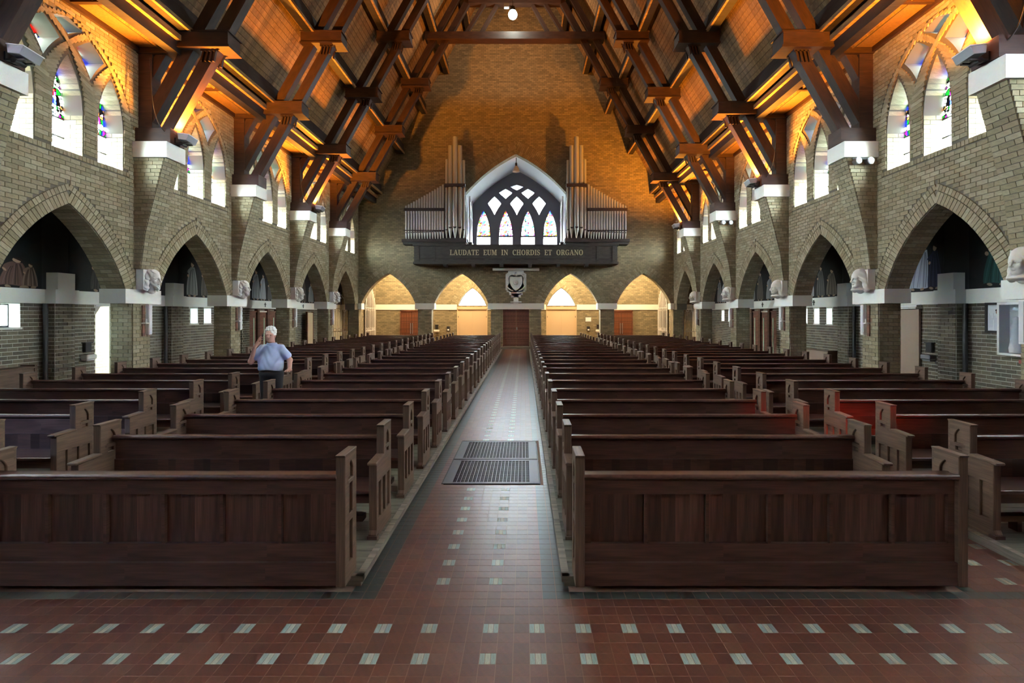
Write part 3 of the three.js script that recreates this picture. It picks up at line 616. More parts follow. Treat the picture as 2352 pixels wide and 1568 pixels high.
// side of a pew: local z runs from the back (0) towards the altar
const rect = (z0, z1, y0, y1) => [[z0, y0], [z1, y0], [z1, y1], [z0, y1]];
const toX = (t) => new THREE.Matrix4().set(0, 0, 1, -t / 2, 0, 1, 0, 0, 1, 0, 0, 0, 0, 0, 0, 1);
function endGeo(tallOnly) {
  const o = tallOnly ? [[-0.02, PLAT], [0.22, PLAT], [0.22, 0.985], [0.235, 1.0], [-0.03, 1.0], [-0.02, 0.985]] : [[-0.02, PLAT], [0.475, PLAT], [0.475, PLAT + 0.04], [0.455, PLAT + 0.07], [0.455, 0.70], [0.22, 0.72], [0.22, 0.985], [0.235, 1.0], [-0.03, 1.0], [-0.02, 0.985]];
  const holes = [[[0.045, 0.80], [0.155, 0.80], ...archPts(0.1, 0.87, 0.055, 0.07, 5)], rect(0.06, 0.14, tallOnly ? 0.55 : 0.73, 0.775)];
  if (tallOnly) holes.push(rect(0.06, 0.14, 0.2, 0.50));
  else for (const z of [0.03, 0.175, 0.32]) holes.push(rect(z, z + 0.10, 0.22, 0.54));
  const g = mapped(extrude(o, 0.06, holes, 0.004), toX(0.06));
  const back = mapped(extrude(tallOnly ? rect(-0.01, 0.21, PLAT + 0.02, 0.97) : [[-0.01, PLAT + 0.02], [0.44, PLAT + 0.02], [0.44, 0.68], [0.21, 0.70], [0.21, 0.97], [-0.01, 0.97]], 0.024), toX(0.024));
  return mg([g, back]);
}
const END = endGeo(false), TALL = endGeo(true);
const CAP = mg([rbox(0.085, 0.028, 0.285, 0.012).rotateX(0.04).translate(0, 0.722, 0.352)]);
const TRANSOM = mg([box(0.072, 0.022, 0.13, 0, 0.787, 0.1)]);
const FOOT = box(0.085, 0.03, 0.07, 0, PLAT + 0.015, 0.455);
const pewParts = new Map();
function pewGeo(L) {
  if (!pewParts.has(L)) {
    const nose = new THREE.CylinderGeometry(0.02, 0.02, L, 10).rotateZ(Math.PI / 2);
    pewParts.set(L, {
      seat: mg([rbox(L, 0.034, 0.40, 0.01, 0, 0.462, 0.25)]),
      rail: box(L, 0.085, 0.024, 0, 0.40, 0.40),
      upper: mg([box(L, 0.20, 0.03, 0, 0.74, 0.035)]),
      lower: (() => { const g = new THREE.BoxGeometry(L, 0.17, 0.028); g.translate(0, 0.56, 0.05); return g; })(),
      top: mg([rbox(L, 0.026, 0.068, 0.010, 0, 0.852, 0.04), nose.translate(0, 0.850, 0.068)]),
      kneeler: mg([box(L - 0.2, 0.05, 0.10, 0, 0.185, 0.27), box(0.04, 0.10, 0.09, -L / 2 + 0.3, 0.12, 0.27), box(0.04, 0.10, 0.09, L / 2 - 0.3, 0.12, 0.27), box(0.04, 0.10, 0.09, 0, 0.12, 0.27)]),
      backLow: box(L, 0.16, 0.02, 0, 0.42, 0.03),
    });
  }
  return pewParts.get(L);
}
function pewEnds(g, L, tall) {
  for (const f of [-1, 1]) {
    const e = part('bench_end', tall ? TALL : END, M.pewEnd, g); e.position.x = f * (L / 2 + 0.03);
    if (!tall) part('arm_cap', CAP, M.pewEnd, e);
    part('transom', TRANSOM, M.pewEnd, e);
    if (!tall) part('foot', FOOT, M.pewEnd, e);
  }
}
const protoPew = new Map();
function pew(b, k) {
  const L = +(BLOCKS[b].x1 - BLOCKS[b].x0 - 0.12).toFixed(3), pos = [(BLOCKS[b].x0 + BLOCKS[b].x1) / 2, 0, -(ROW0 + PITCH * k)];
  const label = ordinal[k - 1] + ' dark wooden pew from the front in the block ' + BLOCKS[b].name;
  let g = protoPew.get(b);
  if (g) { g = g.clone(); g.name = numbered('church_pew'); g.position.set(...pos); scene.add(g); tag(g, label, 'pew', 'pews in the block ' + BLOCKS[b].name); }
  else {
    g = thing('church_pew', label, 'pew', pos, 'pews in the block ' + BLOCKS[b].name); protoPew.set(b, g);
    const q = pewGeo(L);
    part('seat', q.seat, M.pew, g); part('seat_rail', q.rail, M.pew, g); part('backrest', q.upper, M.pew, g); part('back_panel', q.lower, pewMat[0], g); part('top_rail', q.top, M.pew, g); part('kneeler', q.kneeler, M.pew, g); part('lower_back', q.backLow, M.pew, g);
    pewEnds(g, L, false);
  }
  g.children.find((c) => c.name === 'back_panel').material = pewMat[(k * 2 + b) % 3];
  return g;
}
for (let b = 0; b < 4; b++) for (let k = 1; k <= ROWS; k++) pew(b, k);

// panelled screens in front of the first pews
for (const b of [1, 2]) {
  const L = BLOCKS[b].x1 - BLOCKS[b].x0 - 0.12, g = thing('pew_front_screen', 'panelled dark oak screen in front of the pews ' + BLOCKS[b].name, 'pew screen', [(BLOCKS[b].x0 + BLOCKS[b].x1) / 2, 0, -ROW0]);
  pewEnds(g, L, true);
  part('top_rail', mg([rbox(L, 0.03, 0.115, 0.012, 0, 0.845, 0.16), new THREE.CylinderGeometry(0.02, 0.02, L, 10).rotateZ(Math.PI / 2).translate(0, 0.845, 0.213)]), M.pew, g);
  part('frieze_rail', box(L, 0.125, 0.034, 0, 0.775, 0.17), M.pew, g);
  part('bottom_rail', box(L, 0.14, 0.034, 0, 0.29, 0.17), M.pew, g);
  part('base_board', mg([box(L, 0.15, 0.05, 0, 0.145, 0.19), box(L, 0.014, 0.056, 0, 0.226, 0.187)]), M.pew, g);
  part('backing', box(L, 0.68, 0.012, 0, 0.52, 0.125), M.pew, g);
  const n = 6, pw = L / n;
  for (let i = 0; i <= n; i++) part('stile', box(i % n ? 0.022 : 0.05, 0.36, 0.032, -L / 2 + i * pw + (i === 0 ? 0.025 : i === n ? -0.025 : 0), 0.537, 0.17), M.pew, g);
  const r = rng(70 + b);
  for (let i = 0; i < n; i++) { const s = 4, sw = (pw - 0.03) / s; for (let j = 0; j < s; j++) { const q = part('stave', (() => { const w = box(0.36, sw - 0.001, 0.018); w.rotateZ(Math.PI / 2); return w; })(), staveMat[Math.floor(r() * 5)], g); q.position.set(-L / 2 + i * pw + 0.015 + sw * (j + 0.5), 0.537, 0.147); } }
}

// ---------------------------------------------------------------- floor grates
for (let k = 0; k < 2; k++) {
  const d0 = 6.17 + k * 1.05, d1 = d0 + 1.02, x0 = -0.51, x1 = 0.63;
  const g = thing('floor_grate', (k ? 'farther' : 'nearer') + ' of the two cast iron floor grates in the centre aisle', 'grate');
  part('frame', [bxd(x0, x1, -0.03, 0.004, d0, d0 + 0.06), bxd(x0, x1, -0.03, 0.004, d1 - 0.06, d1), bxd(x0, x0 + 0.11, -0.03, 0.004, d0, d1), bxd(x1 - 0.11, x1, -0.03, 0.004, d0, d1)], M.iron, g);
  part('rim', [bxd(x0 - 0.012, x1 + 0.012, -0.03, 0.007, d0 - 0.008, d0), bxd(x0 - 0.012, x1 + 0.012, -0.03, 0.007, d1, d1 + 0.008), bxd(x0 - 0.012, x0, -0.03, 0.007, d0, d1), bxd(x1, x1 + 0.012, -0.03, 0.007, d0, d1)], M.blackMetal, g);
  const nx = 20, a = x0 + 0.11, b = x1 - 0.11, pitch = (b - a) / nx;
  for (let i = 1; i < nx; i++) part('bar', bxd(a + i * pitch - 0.005, a + i * pitch + 0.005, -0.03, 0.003, d0 + 0.06, d1 - 0.06), M.iron, g);
  const lat = [];
  for (let i = 0; i < nx; i++) { lat.push(bxd(a + (i + 0.5) * pitch - 0.0025, a + (i + 0.5) * pitch + 0.0025, -0.012, -0.003, d0 + 0.06, d1 - 0.06)); }
  const ny = 26; for (let j = 1; j < ny; j++) { const d = d0 + 0.06 + (d1 - d0 - 0.12) * j / ny; lat.push(bxd(a, b, -0.012, 0.0005, d - 0.0045, d + 0.0045)); }
  const l = part('lattice', lat, M.iron, g); l.userData.kind = 'stuff';
  part('duct', [bxd(x0, x1, -0.8, -0.77, d0, d1), bxd(x0 - 0.02, x0, -0.8, -0.03, d0, d1), bxd(x1, x1 + 0.02, -0.8, -0.03, d0, d1), bxd(x0, x1, -0.8, -0.03, d0 - 0.02, d0), bxd(x0, x1, -0.8, -0.03, d1, d1 + 0.02)], M.greyMetal, g);
}

// ================================================================ ORGAN AND GALLERY FRONT
function pipeGeo(r, h) {        // standing on its pointed foot at y = 0
  const f = Math.min(0.55, r * 4.2 + 0.12), p = [[0.012, 0], [r * 0.96, f], [r, f + 0.02], [r, h], [r * 0.9, h], [r * 0.9, h - 0.05]];
  const g = new THREE.LatheGeometry(p.map(([x, y]) => new THREE.Vector2(x, y)), 16), m = box(r * 1.1, r * 0.5, r * 0.3, 0, f + r * 0.75, r * 0.92);
  return { g, f, mouth: m };
}
for (const s of [-1, 1]) {
  const side = s < 0 ? 'left' : 'right', o = thing('pipe_organ', 'bank of pale organ pipes ' + side + ' of the gallery window', 'organ', [0, 6.24, -(D1 - 0.75)]);
  const ear = (r, f) => box(r * 1.3, 0.03, 0.02, 0, f + r * 1.1, r * 0.9);
  const put = (x, r, h, z = 0, y = 0) => { const q = pipeGeo(r, h), p = part('pipe', q.g, M.pipe, o); p.position.set(x, y, z); part('mouth', mg([q.mouth, ear(r, q.f)]), M.pipeDark, p); };
  const n = 15; for (let i = 0; i < n; i++) { const k = i / (n - 1), x = 6.22 - k * 2.1; put(s * x, 0.052 + 0.018 * k, 1.92 + 1.2 * k ** 1.05, 0, 0); }
  [[3.92, 0.085, 4.55], [3.70, 0.125, 5.3], [3.43, 0.135, 5.78], [3.16, 0.125, 5.3], [2.96, 0.085, 4.5]].forEach(([x, r, h], i) => put(s * x, r, h, i === 2 ? 0.14 : i % 4 ? 0.08 : 0.0));
  part('pipe_rail', bxd(s * 4.05, s * 6.32, 1.62, 1.78, -0.12, -0.04), M.pipeDark, o); part('tower_rail', bxd(s * 2.85, s * 4.02, 2.95, 3.12, -0.30, -0.05), M.pipeDark, o);
  part('lower_rail', [bxd(s * 4.05, s * 6.32, 0.5, 0.54, -0.12, -0.02)], M.pipeDark, o);
  part('case_back', [bxd(s * 4.0, s * 6.3, 0, 1.5, 0.12, 0.3), bxd(s * 2.85, s * 4.0, 0, 2.8, 0.16, 0.3)], M.pipeDark, o);
  part('wind_chest', [bxd(s * 2.75, s * 6.4, -0.16, 0, -0.35, 0.5), bxd(s * 2.75, s * 4.1, -0.2, 0.02, -0.5, 0.5)], M.pipeDark, o);
  part('toe_board', bxd(s * 2.8, s * 6.35, -0.29, -0.16, -0.25, 0.5), M.gallery, o);
  // pipes returning into the recess
  const e = thing('return_pipe_rack', 'white-lit rack of thin pipes inside the recess on the ' + side, 'pipe rack', [s * 2.72, 6.05, -(D1 + 0.5)]);
  for (let i = 0; i < 7; i++) { const p = part('pipe', pipeGeo(0.045, 2.4 - 0.08 * i).g, M.pipe, e); p.position.set(0, 0.2, -i * 0.16); }
  part('rack_base', box(0.25, 0.2, 1.4, 0, 0.1, -0.5), M.pipeDark, e); part('rack_post', [box(0.06, 2.9, 0.06, 0, 1.45, 0.16), box(0.06, 2.9, 0.06, 0, 1.45, -1.14)], M.white, e); part('rack_rail', box(0.08, 0.1, 1.4, 0, 1.7, -0.5), M.white, e);
}
{
  const g = thing('organ_gallery', 'dark organ gallery parapet with gilt Latin inscription', 'gallery', [0, 0, 0]);
  const d = D1 - 1.0;
  part('parapet', bxd(-5.72, 5.72, 4.95, 5.92, d, D1 - 0.03), M.gallery, g);
  part('cornice', mg([bxd(-5.8, 5.8, 5.86, 5.93, d - 0.08, D1 - 0.03), bxd(-5.78, 5.78, 4.84, 4.97, d - 0.05, D1 - 0.03), bxd(-5.76, 5.76, 5.16, 5.2, d - 0.03, d)]), M.gallery, g);
  for (const x of [-5.5, 5.5, -4.6, 4.6]) part('pilaster_strip', bxd(x - 0.06, x + 0.06, 5.0, 5.86, d - 0.03, d), M.gallery, g);
  for (let i = 0; i < 6; i++) { const x = -4.0 + i * 1.6; part('joist_end', mg([bxd(x - 0.09, x + 0.09, 4.70, 4.86, d + 0.02, D1 - 0.3), bxd(x - 0.11, x + 0.11, 4.78, 4.86, d - 0.02, D1 - 0.3)]), M.gallery, g); }
  const font = await new FontLoader().loadAsync('fonts/droid/droid_serif_bold.typeface.json');
  const words = ['LAUDATE', 'EUM', 'IN', 'CHORDIS', 'ET', 'ORGANO'], geos = words.map((w) => { const t = new TextGeometry(w, { font, size: 0.30, depth: 0.02, curveSegments: 3, bevelEnabled: false }); t.computeBoundingBox(); return t; });
  const wid = geos.map((t) => t.boundingBox.max.x), gap = 0.30, total = wid.reduce((a, b) => a + b) + gap * 5, k = 7.5 / total;
  let x = -3.72;
  geos.forEach((t, i) => { t.scale(k, 1.0, 1); t.translate(x, 5.34, -(d - 0.002)); x += (wid[i] + gap) * k; part('inscription_word', t, M.gold, g); });
}
// carved shield under the gallery
{
  const g = thing('carved_shield', 'pale stone coat of arms on stepped tablet over the central door', 'relief', [0, 0, -(D1 - 0.05)]);
  part('shelf_slab', rbox(2.7, 0.14, 0.24, 0.02, 0, 4.60, 0.13), M.stoneRelief, g);
  part('tablet', [box(0.86, 0.2, 0.24, 0, 4.46, 0.06), box(1.0, 0.06, 0.3, 0, 4.36, 0.06), box(0.92, 1.2, 0.2, 0, 3.9, 0.04), box(1.2, 0.95, 0.2, 0, 3.88, 0.04), box(1.08, 1.1, 0.18, 0, 3.86, 0.04), box(0.78, 0.34, 0.2, 0, 3.30, 0.04), box(0.56, 0.24, 0.2, 0, 3.10, 0.04), box(0.28, 0.5, 0.2, 0, 2.9, 0.04)], M.stoneRelief, g);
  part('foot_slab', rbox(0.66, 0.07, 0.24, 0.02, 0, 2.72, 0.06), M.stoneRelief, g);
  const sh = new THREE.Shape(); sh.moveTo(-0.34, 0.36); sh.lineTo(-0.12, 0.3); sh.lineTo(0, 0.38); sh.lineTo(0.12, 0.3); sh.lineTo(0.34, 0.36); sh.bezierCurveTo(0.38, 0, 0.3, -0.28, 0, -0.46); sh.bezierCurveTo(-0.3, -0.28, -0.38, 0, -0.34, 0.36);
  part('shield', new THREE.ExtrudeGeometry(sh, { depth: 0.05, bevelEnabled: true, bevelSize: 0.02, bevelThickness: 0.025, bevelSegments: 2 }).translate(0, 3.84, 0.13), M.stoneRelief, g);
  part('charge', [new THREE.TorusGeometry(0.13, 0.03, 6, 18).translate(0, 3.86, 0.22), box(0.05, 0.42, 0.05, 0, 3.82, 0.21), box(0.3, 0.05, 0.05, 0, 3.95, 0.21)], M.stoneRelief, g);
  const mant = []; for (const f of [-1, 1]) { mant.push(tube([new THREE.Vector3(f * 0.08, 4.28, 0.16), new THREE.Vector3(f * 0.3, 4.3, 0.19), new THREE.Vector3(f * 0.46, 4.1, 0.17), new THREE.Vector3(f * 0.44, 3.85, 0.18), new THREE.Vector3(f * 0.5, 3.62, 0.17), new THREE.Vector3(f * 0.34, 3.45, 0.18), new THREE.Vector3(f * 0.16, 3.36, 0.17)], 0.035, 6)); }
  part('mantling', mant, M.stoneRelief, g);
  part('crest', [new THREE.SphereGeometry(0.09, 12, 8).translate(0, 4.3, 0.17), new THREE.ConeGeometry(0.11, 0.12, 5).translate(0, 4.42, 0.17)], M.stoneRelief, g);
}
// ---------------------------------------------------------------- doors and fittings of the back wall
function plankDoor(name, label, x0, x1, y0, y1, d, m, planks, handles) {
  const g = thing(name, label, 'door', [0, 0, 0], null, 'structure'), mid = (x0 + x1) / 2;
  part('frame', [bxd(x0 - 0.07, x0, y0, y1 + 0.07, d - 0.03, d + 0.12), bxd(x1, x1 + 0.07, y0, y1 + 0.07, d - 0.03, d + 0.12), bxd(x0 - 0.07, x1 + 0.07, y1, y1 + 0.07, d - 0.03, d + 0.12)], m, g);
  for (const f of [-1, 1]) {
    const a = f < 0 ? x0 : mid + 0.006, b = f < 0 ? mid - 0.006 : x1, l = part('door_leaf', bxd(a, b, y0 + 0.01, y1, d + 0.04, d + 0.08), m, g), w = (b - a) / planks;
    for (let i = 0; i < planks; i++) part('plank', bxd(a + i * w + 0.004, a + (i + 1) * w - 0.004, y0 + 0.02, y1 - 0.01, d + 0.02, d + 0.045), m, l);
    if (handles) part('handle', [bxd(mid + f * 0.05, mid + f * 0.08, y0 + 0.75, y0 + 1.45, d - 0.03, d - 0.01), bxd(mid + f * 0.05, mid + f * 0.08, y0 + 0.8, y0 + 0.84, d - 0.01, d + 0.03), bxd(mid + f * 0.05, mid + f * 0.08, y0 + 1.36, y0 + 1.4, d - 0.01, d + 0.03)], M.greyMetal, l);
    else if (f > 0) part('handle', [bxd(mid + 0.02, mid + 0.08, y0 + 0.95, y0 + 1.12, d - 0.01, d + 0.02), new THREE.SphereGeometry(0.03, 10, 8).translate(mid + 0.05, y0 + 1.0, -(d - 0.03))], M.greyMetal, l);
  }
  return g;
}
plankDoor('door_1', 'brown plank double door at the end of the centre aisle', -0.70, 0.70, 0.14, 2.25, D1 + 0.1, M.doorDark, 4, false);
{ const st = thing('door_step', 'pale stone step below the central plank door', 'step', [0, 0, 0], null, 'structure'); part('step', bxd(-0.95, 0.95, 0, 0.14, D1 - 0.25, D1 + 0.5), M.kerb, st); }
const dN = D1 + 3.6;
plankDoor('door_2', 'orange-brown double door inside the far left arch', -7.5, -6.15, 0, 2.2, dN - 0.12, M.doorBrown, 4, true);
plankDoor('door_3', 'orange-brown double door inside the far right arch', 6.1, 7.45, 0, 2.2, dN - 0.12, M.doorBrown, 4, true);
[-2.9, 2.9].forEach((c, i) => {
  const g = thing('door_' + (4 + i), 'plain beige double doors under the ' + (i ? 'right' : 'left') + ' bright fanlight', 'door', [0, 0, 0], null, 'structure');
  for (const f of [-1, 1]) { const l = part('door_leaf', bxd(c + (f < 0 ? -0.93 : 0.003), c + (f < 0 ? -0.003 : 0.93), 0.01, 2.33, dN + 0.06, dN + 0.11), M.doorBeige, g); part('hinge', [bxd(c + f * 0.9, c + f * 0.96, 0.4, 0.5, dN + 0.03, dN + 0.06), bxd(c + f * 0.9, c + f * 0.96, 1.8, 1.9, dN + 0.03, dN + 0.06)], M.blackMetal, l); }
  part('back_board', bxd(c - 0.95, c + 0.95, 0, 2.36, dN + 0.12, dN + 0.15), M.doorBeige, g);
  part('frame', [bxd(c - 0.99, c - 0.93, 0, 2.4, dN - 0.02, dN + 0.2), bxd(c + 0.93, c + 0.99, 0, 2.4, dN - 0.02, dN + 0.2), bxd(c - 0.99, c + 0.99, 2.33, 2.5, dN - 0.02, dN + 0.2)], M.doorBeige, g);
});
// white iron gates
function ironGate(label, at, w, h, rise, turn, m) {
  const g = thing('iron_gate', label, 'gate', at); g.rotation.y = turn;
  const bar = (x0, y0, x1, y1, r = 0.012) => { const L = Math.hypot(x1 - x0, y1 - y0), c = new THREE.CylinderGeometry(r, r, L, 6); c.rotateZ(Math.atan2(y1 - y0, x1 - x0) - Math.PI / 2); c.translate((x0 + x1) / 2, (y0 + y1) / 2, 0); return c; };
  const ap = archPts(0, h, w / 2, rise), n = 13, topAt = (x) => { const R = (rise ** 2 + (w / 2) ** 2) / w; return h + Math.sqrt(Math.max(0, R * R - (Math.abs(x) - (w / 2 - R)) ** 2)); };
  part('gate_frame', [...ap.slice(1).map((p, i) => bar(ap[i][0], ap[i][1], p[0], p[1], 0.025)), bar(-w / 2, 0, -w / 2, h, 0.025), bar(w / 2, 0, w / 2, h, 0.025), bar(-w / 2, h, w / 2, h, 0.02), bar(-w / 2, 0.12, w / 2, 0.12, 0.02), bar(-w / 2, 1.0, w / 2, 1.0, 0.016)], m, g);
  for (let i = 1; i < n; i++) { const x = -w / 2 + w * i / n; part('gate_bar', bar(x, 0.05, x, topAt(x), i === Math.floor(n / 2) ? 0.02 : 0.013), m, g); }
  const sc = []; for (let i = 0; i < 5; i++) { sc.push(new THREE.TorusGeometry(0.09, 0.012, 5, 14).translate(-w * 0.36 + i * w * 0.18, 1.1 + 0.0, 0)); sc.push(new THREE.TorusGeometry(0.07, 0.01, 5, 14).translate(-w * 0.36 + i * w * 0.18, h - 0.12, 0)); }
  part('scrollwork', sc, m, g);
}
ironGate('white iron gate in the narthex side wall, far left arch', [-W + 0.12, 0, -(D1 + 2.05)], 2.1, 2.4, 1.35, Math.PI / 2, M.whiteIron);
ironGate('white iron gate in the narthex side wall, far right arch', [W - 0.12, 0, -(D1 + 2.05)], 2.1, 2.4, 1.35, Math.PI / 2, M.whiteIron);
ironGate('white iron gate closing the end of the left side aisle', [-(W + TH + AISLE) / 2, 0, -(D1 + 0.1)], 1.55, 2.35, 1.1, 0, M.whiteIron);
ironGate('white iron gate closing the end of the right side aisle', [(W + TH + AISLE) / 2, 0, -(D1 + 0.1)], 1.55, 2.35, 1.1, 0, M.whiteIron);
// notices, boxes and stoups on the narthex wall
function stoup(name, label, x, y, d, turn, m = M.stone) {
  const g = thing(name, label, 'water stoup', [x, y, -d]); g.rotation.y = turn;
  part('basin', [rbox(0.34, 0.13, 0.2, 0.03, 0, 0, 0.1), rbox(0.28, 0.05, 0.16, 0.02, 0, -0.08, 0.08)], m, g);
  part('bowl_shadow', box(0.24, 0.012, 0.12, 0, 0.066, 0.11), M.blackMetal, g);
  part('dispenser', [rbox(0.2, 0.24, 0.1, 0.015, 0, 0.25, 0.05), box(0.25, 0.025, 0.12, 0, 0.38, 0.06)], M.blackMetal, g);
  return g;
}
stoup('holy_water_stoup', 'holy water stoup on the narthex wall left of the beige doors', -5.2, 0.95, dN, 0);
stoup('holy_water_stoup', 'holy water stoup on the narthex wall right of the beige doors', 5.3, 0.95, dN, 0);
[[-4.45, 0.98, 'left'], [4.65, 0.98, 'right']].forEach(([x, y, sd]) => { const g = thing('offering_box', 'small black wall box ' + sd + ' of the back doors', 'box', [x, y, -dN]); part('box', rbox(0.2, 0.3, 0.1, 0.015, 0, 0.1, 0.05), M.blackMetal, g); part('label', box(0.12, 0.09, 0.006, 0, 0.03, 0.103), M.white, g); });
{ const g = thing('notice', 'white framed notice on the narthex wall beside the right beige doors', 'notice', [4.65, 1.68, -dN]); part('sheet', box(0.36, 0.26, 0.01, 0, 0, 0.02), M.white, g); part('frame', [box(0.40, 0.02, 0.03, 0, 0.14, 0.015), box(0.40, 0.02, 0.03, 0, -0.14, 0.015), box(0.02, 0.3, 0.03, 0.19, 0, 0.015), box(0.02, 0.3, 0.03, -0.19, 0, 0.015)], M.greyMetal, g); }

// ================================================================ SCULPTED FORMS
const vlen = (x, y, z) => Math.sqrt(x * x + y * y + z * z);
const ell = (p, c, r) => { const x = (p[0] - c[0]) / r[0], y = (p[1] - c[1]) / r[1], z = (p[2] - c[2]) / r[2], k = vlen(x, y, z), m = Math.min(r[0], r[1], r[2]); return (k - 1) * m; };
const cap = (p, a, b, ra, rb) => { const bx = b[0] - a[0], by = b[1] - a[1], bz = b[2] - a[2], ax = p[0] - a[0], ay = p[1] - a[1], az = p[2] - a[2], h = Math.max(0, Math.min(1, (ax * bx + ay * by + az * bz) / (bx * bx + by * by + bz * bz))); return vlen(ax - bx * h, ay - by * h, az - bz * h) - (ra + (rb - ra) * h); };
const smin = (a, b, k) => { const h = Math.max(0, k - Math.abs(a - b)) / k; return Math.min(a, b) - h * h * k * 0.25; };
const smax = (a, b, k) => -smin(-a, -b, k);
function sculpt(f, c, half, res) {
  const mc = new MarchingCubes(res, new THREE.MeshBasicMaterial(), false, false, 200000); mc.isolation = 0;
  const hs = res / 2, p = [0, 0, 0];
  for (let k = 0; k < res; k++) for (let j = 0; j < res; j++) for (let i = 0; i < res; i++) { p[0] = c[0] + (i - hs) / hs * half; p[1] = c[1] + (j - hs) / hs * half; p[2] = c[2] + (k - hs) / hs * half; mc.field[i + j * res + k * res * res] = -f(p); }
  mc.update();
  const n = mc.count, pos = new Float32Array(n * 3), nor = new Float32Array(n * 3), uv = new Float32Array(n * 2);
  for (let i = 0; i < n; i++) for (let a = 0; a < 3; a++) pos[i * 3 + a] = c[a] + mc.positionArray[i * 3 + a] * half;
  const e = half / res * 1.2, grad = (x, y, z) => { const g = [f([x + e, y, z]) - f([x - e, y, z]), f([x, y + e, z]) - f([x, y - e, z]), f([x, y, z + e]) - f([x, y, z - e])], l = vlen(...g) || 1; return g.map((v) => v / l); };
  for (let i = 0; i < n; i++) { const g = grad(pos[i * 3], pos[i * 3 + 1], pos[i * 3 + 2]); nor.set(g, i * 3); uv[i * 2] = pos[i * 3] * 2; uv[i * 2 + 1] = pos[i * 3 + 1] * 2; }
  let g = new THREE.BufferGeometry(); g.setAttribute('position', new THREE.BufferAttribute(pos, 3)); g.setAttribute('normal', new THREE.BufferAttribute(nor, 3)); g.setAttribute('uv', new THREE.BufferAttribute(uv, 2));
  let s = 0; const A = new THREE.Vector3(), B = new THREE.Vector3(), C = new THREE.Vector3();
  for (let i = 0; i < Math.min(n, 3000); i += 3) { A.fromArray(pos, i * 3); B.fromArray(pos, i * 3 + 3).sub(A); C.fromArray(pos, i * 3 + 6).sub(A); B.cross(C); s += B.x * nor[i * 3] + B.y * nor[i * 3 + 1] + B.z * nor[i * 3 + 2]; }
  if (s < 0) g = flip(g);
  return g;
}
function headField(veil) {
  return (p) => {
    const q = [Math.abs(p[0]), p[1], p[2]];
    let d = smin(ell(p, [0, 0.30, 0.17], [0.135, 0.16, 0.175]), ell(p, [0, 0.18, 0.24], [0.10, 0.16, 0.108]), 0.04);
    d = smin(d, ell(p, [0, 0.058, 0.292], [0.048, 0.040, 0.048]), 0.04);
    d = smin(d, cap(q, [0.085, 0.15, 0.20], [0.025, 0.06, 0.275], 0.036, 0.03), 0.03);
    d = smin(d, ell(q, [0.066, 0.175, 0.298], [0.034, 0.036, 0.036]), 0.03);
    d = smax(d, -ell(q, [0.052, 0.226, 0.368], [0.040, 0.030, 0.050]), 0.02);
    d = smin(d, cap(q, [0, 0.268, 0.346], [0.088, 0.258, 0.292], 0.017, 0.015), 0.014);
    d = smin(d, ell(q, [0.052, 0.226, 0.312], [0.028, 0.018, 0.020]), 0.004);
    d = smin(d, cap(p, [0, 0.262, 0.350], [0, 0.165, 0.402], 0.014, 0.022), 0.012);
    d = smin(d, ell(q, [0.021, 0.157, 0.380], [0.015, 0.011, 0.016]), 0.008);
    d = smin(d, cap(q, [0, 0.124, 0.357], [0.032, 0.117, 0.338], 0.012, 0.006), 0.010);
    d = smin(d, cap(q, [0, 0.098, 0.354], [0.026, 0.102, 0.338], 0.014, 0.007), 0.010);
    d = smax(d, -cap(q, [0, 0.111, 0.372], [0.034, 0.112, 0.352], 0.005, 0.005), 0.005);
    d = smin(d, cap(p, [0, -0.03, 0.13], [0, 0.10, 0.19], 0.10, 0.085), 0.03);
    if (veil) {
      let v = smin(ell(p, [0, 0.31, 0.12], [0.185, 0.195, 0.20]), cap(q, [0.14, 0.30, 0.15], [0.18, -0.02, 0.12], 0.055, 0.075), 0.05) + 0.005 * Math.sin(p[1] * 55 + q[0] * 50);
      v = smax(v, -ell(p, [0, 0.15, 0.40], [0.118, 0.235, 0.165]), 0.015);
      d = Math.min(d, v);
      d = smin(d, ell(p, [0, -0.03, 0.16], [0.21, 0.05, 0.17]), 0.02);
    } else {
      let h = smin(ell(p, [0, 0.335, 0.13], [0.162, 0.155, 0.19]), cap(q, [0.14, 0.29, 0.14], [0.16, 0.0, 0.13], 0.05, 0.062), 0.04) + 0.008 * Math.sin(p[1] * 48 + p[2] * 60 + Math.sin(p[1] * 30));
      h = smax(h, -ell(p, [0, 0.16, 0.40], [0.11, 0.19, 0.155]), 0.015);
      d = Math.min(d, h);
      d = smin(d, smax(ell(p, [0, 0.03, 0.285], [0.07, 0.075, 0.07]), p[1] - 0.088, 0.01) + 0.005 * Math.sin(p[1] * 80 + p[0] * 90), 0.012);
    }
    return d;
  };
}
const HEADS = [sculpt(headField(false), [0, 0.2, 0.2], 0.34, 104), sculpt(headField(true), [0, 0.2, 0.2], 0.34, 104)];
for (const s of [-1, 1]) PIERS.forEach((d, n) => {
  if (d < 8) return;
  const g = thing('stone_bust', 'white carved stone head ' + (s < 0 ? 'with long hair above the ' + ordinal[n - 2] + ' left pillar' : 'in a veil above the ' + ordinal[n - 2] + ' right pillar'), 'sculpture', [s * (W - 0.056), BANDHI, -d]); g.rotation.y = s < 0 ? Math.PI / 2 : -Math.PI / 2;
  part('stone_block', [box(0.52, 0.5, 0.18, 0, 0.25, 0.07)], M.stone, g);
  const h = part('head', HEADS[s < 0 ? 0 : 1], M.stone, g); h.position.set(0, 0.03, 0.07); h.rotation.y = s * 0.18; h.scale.set(1, 1, 1);
});

